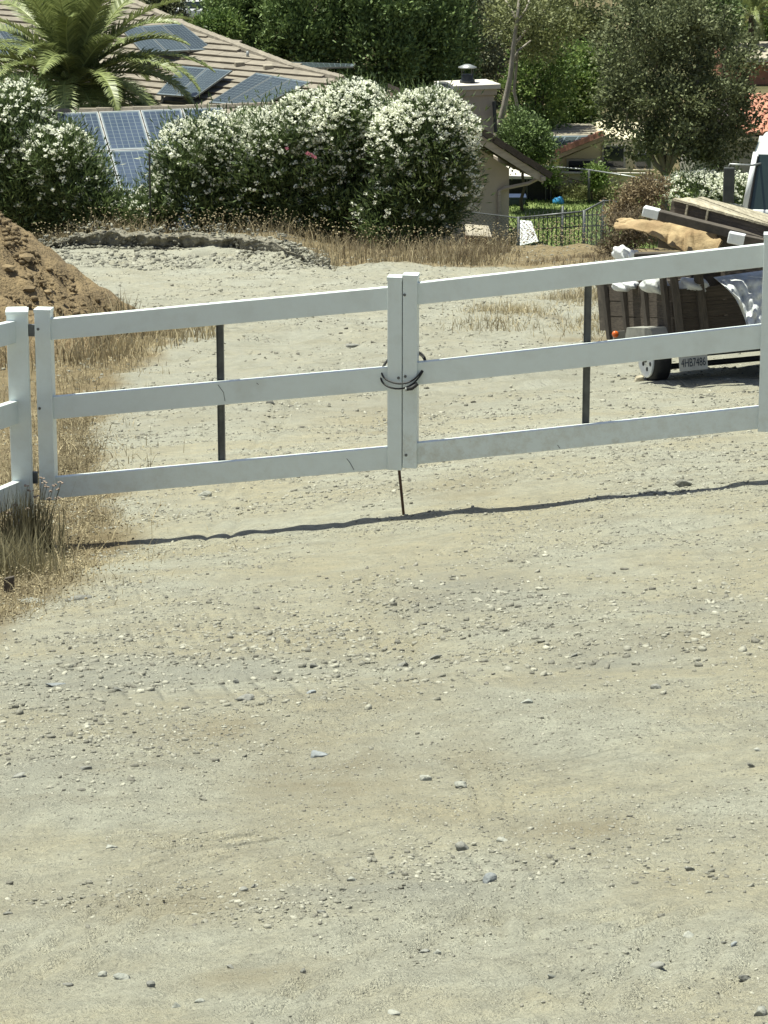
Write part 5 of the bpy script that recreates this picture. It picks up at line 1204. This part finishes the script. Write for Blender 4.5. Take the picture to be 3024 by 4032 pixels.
pt2 = P(2962, 60, 122); palm('palm_tree', 'queen palm with drooping fronds at the top right', pt2, float(HB(pt2.x, 122)), .62, 26, 5, .13)
pt3 = P(2900, 150, 128); palm('palm_tree', 'small bright palm left of the queen palm at top right', pt3, float(HB(pt3.x, 128)), .5, 20, 8, .10)

# ------------------------------------------------------------------ yard right of the house: lawn, fences, bins
lw_ = [Vector((P(1990, 900, 79).x, 77.5, 0)), Vector((P(2600, 900, 79).x, 77.5, 0)), Vector((P(2600, 900, 88).x, 92, 0)), Vector((P(1990, 900, 88).x - 1, 92, 0))]
gx2 = np.linspace(2.6, 9.5, 36); gy2 = np.linspace(76.5, 92, 60); X2, Y2 = np.meshgrid(gx2, gy2)
LZ = CAMZ - 14.55
k = np.arange(len(gy2) - 1)[:, None] * len(gx2); j = np.arange(len(gx2) - 1)[None, :]
Ql = np.stack([k + j, k + j + 1, k + len(gx2) + j + 1, k + len(gx2) + j], -1).reshape(-1, 4)
Z2 = np.maximum(HB(X2, Y2), LZ) + .03 + .03 * vnoise(X2, Y2, .5, 80)
tag(mesh_np('lawn', np.stack([X2.ravel(), Y2.ravel(), Z2.ravel()], 1), Ql, M['lawn'], smooth=True), kind='structure')
n = 9000; xb = rng.uniform(3.0, 7.5, n); yb = rng.uniform(77.5, 88, n)
blades('lawn_grass', xb, yb, .04, .13, .03, .8, M['blade'], 'short green lawn grass behind the iron fence', 'grass', zfun=lambda a, b: np.maximum(HB(a, b), LZ) + .04, mean=.55)
# iron picket fence
IY = 79.2; iron = empty('iron_fence', P(2200, 1005, IY), 'dark iron picket fence in front of the green lawn', 'fence')
pk_me = unit_mesh('picket', MB().box((0, 0, 0), (.028, .028, 1.0)).add([(-.018, -.018, .5), (.018, -.018, .5), (.018, .018, .5), (-.018, .018, .5), (0, 0, .56)], [(0, 1, 4), (1, 2, 4), (2, 3, 4), (3, 0, 4)]), M['iron'])
for i in range(22):
    px = 2068 + i * 17.5; a = P(px, 845 - (px - 2060) * .06, IY); b = P(px, 1030, IY); inst('picket', pk_me, iron, (a + b) / 2, (Vector((1, 0, 0)), Vector((0, 1, 0)), Z_ * (a - b).length))
for y in (862, 905): MB().tube([P(2055, y, IY), P(2440, y - 22, IY)], .018, 6).build('rail', M['iron'], iron)
# chain link fence
CY = 77.8; chain = empty('chain_link_fence', P(2180, 1010, CY), 'low galvanised chain link fence with angled run at the yard corner', 'fence')
cpost = [(2042, 858), (2216, 815), (2300, 832), (2376, 792), (2425, 790)]
CYs = [77.8, 78.6, 77.4, 78.6, 79.0]
tops = []
for (px, py), yq in zip(cpost, CYs):
    t = P(px, py, yq); g = float(HB(t.x, t.y)); tops.append(t); MB().tube([Vector((t.x, t.y, g - .2)), t + Z_ * .03], .042 if px in (2042, 2300) else .032, 8).build('post', M['steel'], chain, smooth=True)
for a, b in ((0, 2), (2, 3), (3, 4)): MB().tube([tops[a], tops[b]], .026, 6).build('top_rail', M['steel'], chain, smooth=True)
wm = MB()
def mesh_wires(a, b, h, step=.10):
    L_ = (b - a).length; d_ = (b - a).normalized(); nst = int((L_ + h) / step)
    for k in range(nst):
        for s in (1, -1):
            s0 = k * step; u0 = max(0., s0 - h); u1 = min(L_, s0); z0 = h - (s0 - u0) if s > 0 else s0 - u0; z1 = h - (s0 - u1) if s > 0 else s0 - u1
            if u1 - u0 < .02: continue
            p = a + d_ * u0 + Z_ * (-z0); q = a + d_ * u1 + Z_ * (-z1)
            wm.tube([p, q], .0042, 3)
lt = P(1850, 835, 77.8)
MB().tube([lt, tops[0]], .02, 6).build('top_rail', M['steel'], chain)
mesh_wires(lt, tops[0], 1.05); mesh_wires(tops[0], tops[2], 1.1); mesh_wires(tops[2], tops[3], 1.1); mesh_wires(tops[3], tops[4], 1.1)
o = wm.build('wire_mesh', M['steel'], chain); o['kind'] = 'stuff'
# tall far fence
TFY = 88.6; tallf = empty('pipe_fence', P(2320, 900, TFY), 'tall pipe rail fence crossing in front of the cream house', 'fence')
tfp = [(2120, 652), (2320, 669), (2540, 704), (2760, 735)]; tt_ = [P(px, py, TFY - i * 1.2) for i, (px, py) in enumerate(tfp)]
for p in tt_[1:]: MB().tube([Vector((p.x, p.y, float(HB(p.x, p.y)))), p], .04, 8).build('post', M['iron'], tallf, smooth=True)
for a, b in zip(tt_[:-1], tt_[1:]): MB().tube([a, b], .026, 6).build('top_rail', M['galv'], tallf, smooth=True)
# thin post in the hedge gap
tpp = P(588, 608, 58.0); th_ = empty('fence_post', (tpp.x, tpp.y, float(HB(tpp.x, 58.0))), 'thin dark steel fence post standing in the hedge gap', 'post')
MB().tube([Vector((tpp.x, tpp.y, float(HB(tpp.x, 58.0)) - .1)), tpp], .022, 6).build('pole', M['iron'], th_)
MB().box(tpp + Z_ * .01, (.055, .055, .03)).build('cap', M['iron'], th_)
# shade cloth enclosure, bins, drum
SY = 88.0
sh = empty('shade_enclosure', P(2090, 825, SY), 'black shade cloth enclosure with a pale flat roof behind the house', 'shed')
def fq(x0, y0, x1, y1, Y, th, mt, nm, par): MB().slab([P(x0, y1, Y), P(x1, y1, Y), P(x1, y0, Y), P(x0, y0, Y)], th).build(nm, M[mt], par)
a, b = P(1950, 830, SY), P(2172, 830, SY); zt_ = P(2100, 704, SY).z
MB().box(((a.x + b.x) / 2, SY + .8, (a.z - .2 + zt_) / 2), (b.x - a.x, 1.6, zt_ - a.z + .2)).build('cloth_wall', M['screen'], sh)
MB().box(((a.x + b.x) / 2, SY + .8, zt_ + .06), (b.x - a.x + .25, 2.0, .07)).build('roof_sheet', M['concrete'], sh)
for px in (2075, 2148, 2168): MB().tube([P(px, 830, SY - .03), P(px, 705, SY - .03)], .02, 5).build('pole', M['steel'], sh)
bn_ = empty('wheelie_bin', P(2030, 822, 87.3), 'navy blue bin beside the shade enclosure', 'bin')
c = P(2030, 798, 87.3); MB().hexa([c + Vector(v) for v in ((-.24, -.22, -.28), (.22, -.22, -.28), (.22, .22, -.28), (-.24, .22, -.28), (-.30, -.28, .15), (.28, -.28, .15), (.28, .28, .15), (-.30, .28, .15))]).build('bin_body', M['navy'], bn_, bevel=.02)
MB().box(c + Vector((0, 0, .185)), (.62, .62, .06)).build('lid', M['navy'], bn_, bevel=.02)
bn2 = empty('barrel', P(2212, 806, 87.4), 'bright blue plastic barrel tipped beside the shade cloth', 'barrel')
c = P(2212, 786, 87.4); MB().lathe(c - Vector((.10, 0, .06)), Vector((.75, -.35, .35)), [(-.13, .11), (-.12, .13), (-.04, .14), (0, .125), (.04, .14), (.12, .13), (.13, .11)], 20).build('drum', M['blue'], bn2, smooth=True)
wp = empty('white_sheet', P(2075, 965, 78.4), 'white panel leaning behind the chain link fence', 'panel')
MB().poly_slab([P(2040, 968, 78.3), P(2120, 950, 78.5), P(2092, 870, 78.9), P(2046, 866, 78.9)], .03).build('sheet', M['whitebag'], wp)
bx = empty('wooden_box', P(1880, 1000, 62.0), 'small wooden box with a grey shingled lid at the hedge end', 'box')
bc = P(1878, 955, 62.0); zb_ = float(HB(bc.x, 62.0))
for k in range(4): MB().box((bc.x - .16 + k * .105, 62.0, (zb_ + bc.z + .18) / 2), (.098, .34, bc.z + .18 - zb_), (Vector((.97, .24, 0)), Vector((-.24, .97, 0)), Z_)).build('plank', M['box_wood'], bx)
MB().hexa([Vector((bc.x, 62, bc.z)) + Vector(v) for v in ((-.24, -.26, .16), (.30, -.22, .12), (.24, .28, .26), (-.24, .26, .30), (-.24, -.26, .20), (.30, -.22, .16), (.24, .28, .30), (-.24, .26, .34))]).build('lid', M['tile_pale'], bx)

# ------------------------------------------------------------------ cream house, grey house, far tiled roof
cy = 90.0; cream = empty('cream_house', P(2320, 720, cy), 'cream stucco house with a red edged gable roof behind the oak', 'house')
def cw(px, py, dy=0): return P(px, py, cy + dy)
MB().poly_slab([cw(2180, 830), cw(2600, 830), cw(2600, 560), cw(2400, 545), cw(2205, 628)], 4.0, Vector((0, -1, 0))).build('wall', M['stucco_pale'], cream)
MB().slab([cw(2160, 622, -.9), cw(2395, 528, -.9), cw(2395, 528, 6), cw(2160, 622, 6)], .10).build('roof', M['tile_pale'], cream)
a, b = cw(2155, 612, -1.0), cw(2375, 524, -1.0); d_ = (b - a).normalized(); L_ = (b - a).length; s_ = Vector((0, 1, 0)); n_ = s_.cross(d_); n_ = n_ if n_.z > 0 else -n_
rm = unit_mesh('rake_tile', MB().hexa([Vector(v) for v in ((-.5, -.5, -.5), (.5, -.5, -.5), (.5, .5, -.5), (-.5, .5, -.5), (-.5, -.4, .5), (.5, -.4, .3), (.5, .4, .3), (-.5, .4, .5))]), M['tile_red'])
for k in range(8): inst('rake_tile', rm, cream, a + d_ * (k + .5) * L_ / 8 + n_ * .02, (d_ * L_ / 8 * 1.06, s_ * .28, n_ * .16))
MB().slab([cw(2160, 640, -.92), cw(2395, 546, -.92), cw(2395, 530, -.92), cw(2160, 624, -.92)], .05).build('fascia', M['fascia'], cream)
# rear roof with pale tile courses and grey solar sheet
for k in range(5):
    y = 486 + k * 10; MB().slab([cw(2168, y + 11, 3.2 - k * .5), cw(2420, y + 8, 3.2 - k * .5), cw(2420, y - 1, 3.9 - k * .5), cw(2168, y + 1, 3.9 - k * .5)], .06).build('tile_course', M['tile_pale'], cream)
pq = [cw(2165, 535, 1.2), cw(2345, 532, 1.2), cw(2270, 590, -.4), cw(2150, 600, -.4)]
solar_panel(pq, 'grey blue solar sheet on the cream house roof', 'panels on far roofs', 'pvcell2', 3, 1)
def window(par, x0, y0, x1, y1, Y, nm='window'):
    w = MB().box((P((x0 + x1) / 2, (y0 + y1) / 2, Y)), ((x1 - x0) / ppm(Y), .06, (y1 - y0) / ppm(Y))).build(nm, M['stucco_grey'], par)
    MB().box((P((x0 + x1) / 2, (y0 + y1) / 2, Y - .04)), ((x1 - x0) / ppm(Y) - .12, .03, (y1 - y0) / ppm(Y) - .12)).build('pane', M['glass'], w)
    MB().box((P((x0 + x1) / 2, y1 + 3, Y - .08)), ((x1 - x0) / ppm(Y) + .1, .12, .05)).build('sill', M['stucco_pale'], w)
window(cream, 2372, 572, 2462, 664, cy - .03); window(cream, 2232, 626, 2345, 700, cy - .03); window(cream, 2500, 600, 2570, 668, cy - .03)
pw = empty('garden_wall', P(2260, 700, 88.9), 'pale low garden wall in front of the cream house', 'wall')
MB().hexa([P(2175, 760, 88.9), P(2560, 760, 88.9), P(2560, 760, 89.2), P(2175, 760, 89.2), P(2175, 682, 88.9), P(2560, 688, 88.9), P(2560, 686, 89.2), P(2175, 680, 89.2)]).build('wall', M['stucco_pale'], pw)
MB().hexa([P(2170, 682, 88.8), P(2565, 688, 88.8), P(2565, 686, 89.3), P(2170, 680, 89.3), P(2170, 676, 88.8), P(2565, 682, 88.8), P(2565, 680, 89.3), P(2170, 674, 89.3)]).build('coping', M['concrete'], pw)
gy_ = 88.5; grey = empty('grey_house', P(2920, 780, gy_), 'grey stucco house with red clay tile roof at the right edge', 'house')
MB().poly_slab([P(2740, 860, gy_), P(3300, 860, gy_), P(3300, 520, gy_), P(2740, 535, gy_)], 5, Vector((0, -1, 0))).build('wall', M['stucco_grey'], grey)
rf = MB().slab([P(2690, 545, gy_ - .6), P(3330, 528, gy_ - .6), P(3330, 375, gy_ + 5.5), P(2800, 385, gy_ + 5.5)], .1).build('roof', M['roofbase'], grey)
e0_, e1_ = P(2690, 541, gy_ - .62), P(3150, 528, gy_ - .62); t0_, t1_ = P(2800, 383, gy_ + 5.5), P(3240, 376, gy_ + 5.5)
bt = MB(); sg = 6
for k in range(sg): pass
bv = []; 
for e in (0, 1):
    for k in range(sg + 1):
        an = math.pi * k / sg; bv.append(Vector((-.5 * math.cos(an), e - .5, .5 * math.sin(an) * (1 if e == 0 else .85))))
bt.add(bv, [(k, k + 1, sg + 2 + k, sg + 1 + k) for k in range(sg)] + [tuple(range(sg, -1, -1))])
bme = unit_mesh('roof_tile', bt, M['tile_red'])
NC, NR = 15, 12
for i in range(NC):
    for j in range(NR):
        lo = e0_.lerp(e1_, (i + .5) / NC).lerp(t0_.lerp(t1_, (i + .5) / NC), j / NR); hi = e0_.lerp(e1_, (i + .5) / NC).lerp(t0_.lerp(t1_, (i + .5) / NC), (j + 1.12) / NR)
        if to_px(lo)[0] < 2900 or to_px(lo)[0] > 3040: continue
        d_ = hi - lo; w_ = (e1_ - e0_).normalized() * (e1_ - e0_).length / NC; n_ = w_.cross(d_).normalized()
        inst('roof_tile', bme, rf, (lo + hi) / 2 + n_ * .02, (w_ * .96, d_, n_ * w_.length * .9))
MB().box((P(2920, 546, gy_ - .6)), (4.5, .05, .12)).build('gutter', M['stucco_pale'], grey)
fy_ = 119.0; farh = empty('far_house', P(2990, 420, fy_), 'distant house with layered pale tile roof at the top right', 'house')
MB().poly_slab([P(2860, 420, fy_), P(3200, 420, fy_), P(3200, 228, fy_), P(2860, 235, fy_)], 5, Vector((0, -1, 0))).build('wall', M['tile_red'], farh)
for k in range(6):
    y = 232 - k * 11; MB().slab([P(2840, y + 1, fy_ - .5 + k * .8), P(3200, y - 4, fy_ - .5 + k * .8), P(3200, y - 16, fy_ + .3 + k * .8), P(2845 + k * 6, y - 12, fy_ + .3 + k * .8)], .1).build('tile_course', M['tile_pale'], farh)
MB().box(P(3000, 236, fy_ - .7), (5, .05, .14)).build('fascia', M['concrete'], farh)

# ------------------------------------------------------------------ trees behind
random.seed(11)
cyp = [(915, 165, 120, 190, 103), (1010, 110, 150, 260, 104), (1180, 120, 150, 250, 102), (1350, 130, 150, 260, 103.5), (1520, 150, 150, 260, 101.5), (1660, 140, 140, 250, 103), (1760, 120, 90, 250, 106)]
ordn = ['leftmost', 'second', 'third', 'fourth', 'fifth', 'sixth', 'rightmost']
for (px, py, rx, ry, Y), w in zip(cyp, ordn):
    bl = [(px, py, rx * .9, ry), (px - rx * .35, py + ry * .3, rx * .7, ry * .8), (px + rx * .4, py + ry * .25, rx * .7, ry * .85), (px, py - ry * .8, rx * .9, ry * .8)]
    tree('evergreen_tree', f'dense dark green evergreen behind the roof, {w} of the row', Y, bl, (px, py + 60), 'cypress', 150, 110, .42, .17, .08, .14, group='evergreen trees behind the tiled roof', shell=.72, droop=-.35, mean=.6)
tree('evergreen_tree', 'yellow green shrubby evergreen at the left end above the roof', 99, [(800, 125, 75, 50), (870, 110, 70, 60)], (800, 150), 'lime', 90, 70, .30, .16, .06, .09, mean=.35)
tree('dark_tree', 'small dark tree at the top left behind the palm', 118, [(665, 40, 70, 90), (620, 10, 60, 60)], (660, 90), 'eucal', 80, 60, .35, .16, .08, .10, mean=.25)
tree('oak_tree', 'large dark rounded oak in front of the cream house', 82, [(2640, 390, 300, 240), (2560, 190, 230, 220), (2800, 300, 190, 200), (2500, 450, 140, 160), (2840, 510, 140, 160), (2700, 515, 190, 80), (2640, 60, 220, 120)], (2625, 660), 'oak', 460, 85, .32, .11, .07, .17, fork=9, shell=.5, mean=.45, bark='bark_pale')
tree('leaning_tree', 'slender tree with a pale leaning trunk beside the chimney', 90, [(2060, 60, 150, 130), (2160, 130, 130, 110)], (2040, 140), 'olive', 110, 55, .34, .12, .07, .07, bark='bark_pale', mean=.5)
ltk = empty('bare_tree', P(1960, 500, 88), 'tall pale bare forked trunk leaning right of the chimney', 'tree')
q = [P(1955, 540, 88), P(1985, 420, 88), P(2010, 300, 88), P(2022, 180, 88), P(2035, 90, 88), P(2048, -40, 88)]
MB().tube([Vector((q[0].x - .1, 88, float(HB(q[0].x, 88)))), q[0] ] + q[1:], [.13, .11, .09, .075, .065, .05, .035], 8).build('trunk', M['bark_pale'], ltk, smooth=True)
for pa_ in ([(2022, 180), (2080, 110), (2130, 70), (2150, 20)], [(2035, 110), (2020, 50), (1990, 0)], [(2035, 90), (2070, 40), (2090, -20)], [(2016, 250), (2040, 200), (2090, 160)]):
    MB().tube([P(a, b, 88 + .2 * i) for i, (a, b) in enumerate(pa_)], [.045, .035, .025, .015][:len(pa_)], 6).build('branch', M['bark_pale'], ltk, smooth=True)
crown('crown', ltk, [px_ell(2060, 40, 90, 60, 88), px_ell(2130, 70, 60, 50, 88)], 30, 40, .22, .11, .06, M['olive'], .4, 0, .55)
tree('broadleaf_tree', 'bright green leafy tree right of the leaning trunk', 93, [(2120, 330, 130, 190), (2060, 480, 110, 150), (2150, 220, 120, 130), (2050, 590, 100, 90)], (2080, 560), 'lime', 240, 65, .30, .12, .075, .10, mean=.36)
tree('broadleaf_tree', 'sunlit green tree touching the left side of the oak', 95, [(2270, 380, 120, 130), (2220, 460, 100, 80), (2330, 300, 110, 120)], (2270, 480), 'lime', 200, 65, .30, .12, .075, .10, mean=.42)
tree('bushy_shrub', 'dark leafy shrub right of the chimney over the gable', 86, [(2060, 540, 90, 110), (2110, 590, 70, 70)], (2060, 600), 'cypress', 130, 65, .22, .10, .06, .06, cat='shrub', mean=.45)
tree('eucalyptus_tree', 'hazy brown green eucalyptus behind the chimney', 112, [(1870, 170, 120, 200), (1900, 330, 110, 130), (1830, 40, 110, 110)], (1850, 300), 'eucal', 200, 60, .38, .16, .06, .13, bark='bark_pale', droop=.5, mean=.42)
tree('eucalyptus_tree', 'dark tall eucalyptus at the top between chimney and oak', 125, [(1960, 40, 130, 160), (2080, 0, 130, 120), (1930, 180, 100, 140)], (1960, 260), 'eucal', 200, 60, .42, .17, .07, .14, droop=.5, mean=.22)
tree('broadleaf_tree', 'yellow green tree between the eucalyptus and the oak crown', 116, [(2230, 60, 140, 150), (2330, 180, 120, 150), (2200, 200, 120, 130)], (2240, 240), 'olive', 230, 60, .38, .15, .09, .13, mean=.42)
tree('broadleaf_tree', 'dark green tree at the top right above the oak', 120, [(2760, 40, 140, 120), (2680, -20, 120, 90), (2830, 100, 90, 90)], (2760, 150), 'cypress', 200, 60, .36, .15, .09, .12, mean=.36)
tree('broadleaf_tree', 'bright green tree left of the queen palm', 132, [(2840, 90, 90, 80), (2800, 30, 70, 60)], (2840, 160), 'lime', 120, 60, .34, .16, .09, .10, mean=.5)
tree('broadleaf_tree', 'bright green tree at the top right corner', 126, [(3010, 60, 70, 120), (3030, 180, 60, 80)], (3010, 190), 'lime', 110, 60, .34, .16, .09, .10, mean=.45)
bg_lab = ['far left backdrop tree above the roof', 'backdrop tree above the evergreen row at left', 'backdrop tree above the middle of the evergreen row', 'backdrop tree behind the right end of the evergreens', 'backdrop tree between eucalyptus trunks at the top', 'backdrop tree behind the oak crown top', 'backdrop tree at the top right behind the palms', 'backdrop tree at the far top right', 'backdrop tree low between chimney and oak', 'backdrop tree behind the palm crown top']
for i, (px, py, m_) in enumerate(((1000, -40, 'cypress'), (1220, -60, 'cypress'), (1480, -40, 'cypress'), (1750, -20, 'eucal'), (2000, 60, 'cypress'), (2420, -10, 'olive'), (2700, 20, 'cypress'), (2960, -10, 'lime'), (2180, 330, 'cypress'), (450, -60, 'olive'))):
    tree('backdrop_tree', f'dark {bg_lab[i]}', 150 + (i * 7) % 23, [(px, py, 180, 140), (px + 90, py + 50, 130, 110), (px - 90, py + 40, 130, 110)], (px, py + 90), m_, 170, 55, .6, .26, .13, .18, group='backdrop trees', mean=.25)
random.seed(12)
# shrubs in the yard and dry bush by the trailer
tree('feathery_shrub', 'light green feathery shrub behind the tall pipe fence', 88.6, [(2265, 775, 70, 40), (2345, 765, 85, 45), (2160, 735, 30, 40)], (2250, 800), 'olive', 150, 60, .22, .10, .045, .04, cat='shrub', mean=.72)
tree('leafy_shrub', 'green shrub before the cream house window', 87.8, [(2345, 690, 35, 35), (2170, 690, 25, 30)], (2330, 720), 'lime', 50, 55, .2, .10, .06, .04, cat='shrub', mean=.6)
tree('dry_bush', 'brown dead leaved bush left of the trailer load', 57, [(2520, 780, 80, 60), (2570, 735, 75, 32), (2450, 830, 60, 50)], (2500, 850), 'deadleaf', 120, 38, .17, .08, .035, .03, cat='shrub', mean=.42)
tree('dry_bush', 'grey brown twiggy bush below the dead leaved one', 54, [(2460, 910, 70, 70), (2420, 980, 60, 50), (2540, 890, 80, 60)], (2450, 980), 'brush', 130, 36, .17, .10, .02, .03, cat='shrub', mean=.35)
oleander('white flowering shrub under the oak behind the trailer', 80, [(2740, 745, 150, 70), (2880, 760, 110, 80)], 130, 60, 420)
# far parked car at the top left
vy = 147.0; vc = P(770, 34, vy); vz = float(HB(vc.x, vy)); car = empty('parked_car', (vc.x, vy, vz), 'tiny white car parked far away at the top left', 'car')
kx = 1.2
MB().hexa([vc + Vector(v) * kx for v in ((-.9, -.5, -.32), (.9, -.5, -.32), (.9, .5, -.32), (-.9, .5, -.32), (-.88, -.48, .05), (.88, -.48, .05), (.88, .48, .05), (-.88, .48, .05))]).build('body', M['truck'], car, bevel=.1)
MB().hexa([vc + Vector(v) * kx for v in ((-.6, -.44, .05), (.5, -.44, .05), (.5, .44, .05), (-.6, .44, .05), (-.4, -.36, .32), (.3, -.36, .32), (.3, .36, .32), (-.4, .36, .32))]).build('cabin', M['cabglass'], car, bevel=.04)
MB().hexa([vc + Vector(v) * kx for v in ((-.42, -.38, .31), (.32, -.38, .31), (.32, .38, .31), (-.42, .38, .31), (-.38, -.34, .36), (.28, -.34, .36), (.28, .34, .36), (-.38, .34, .36))]).build('roof', M['truck'], car, bevel=.03)
for sx in (-.55, .55): MB().lathe(vc + Vector((sx, -.5, -.3)) * kx, (0, -1, 0), [(0, .30), (.1, .30)], 16).build('wheel', M['black'], car)
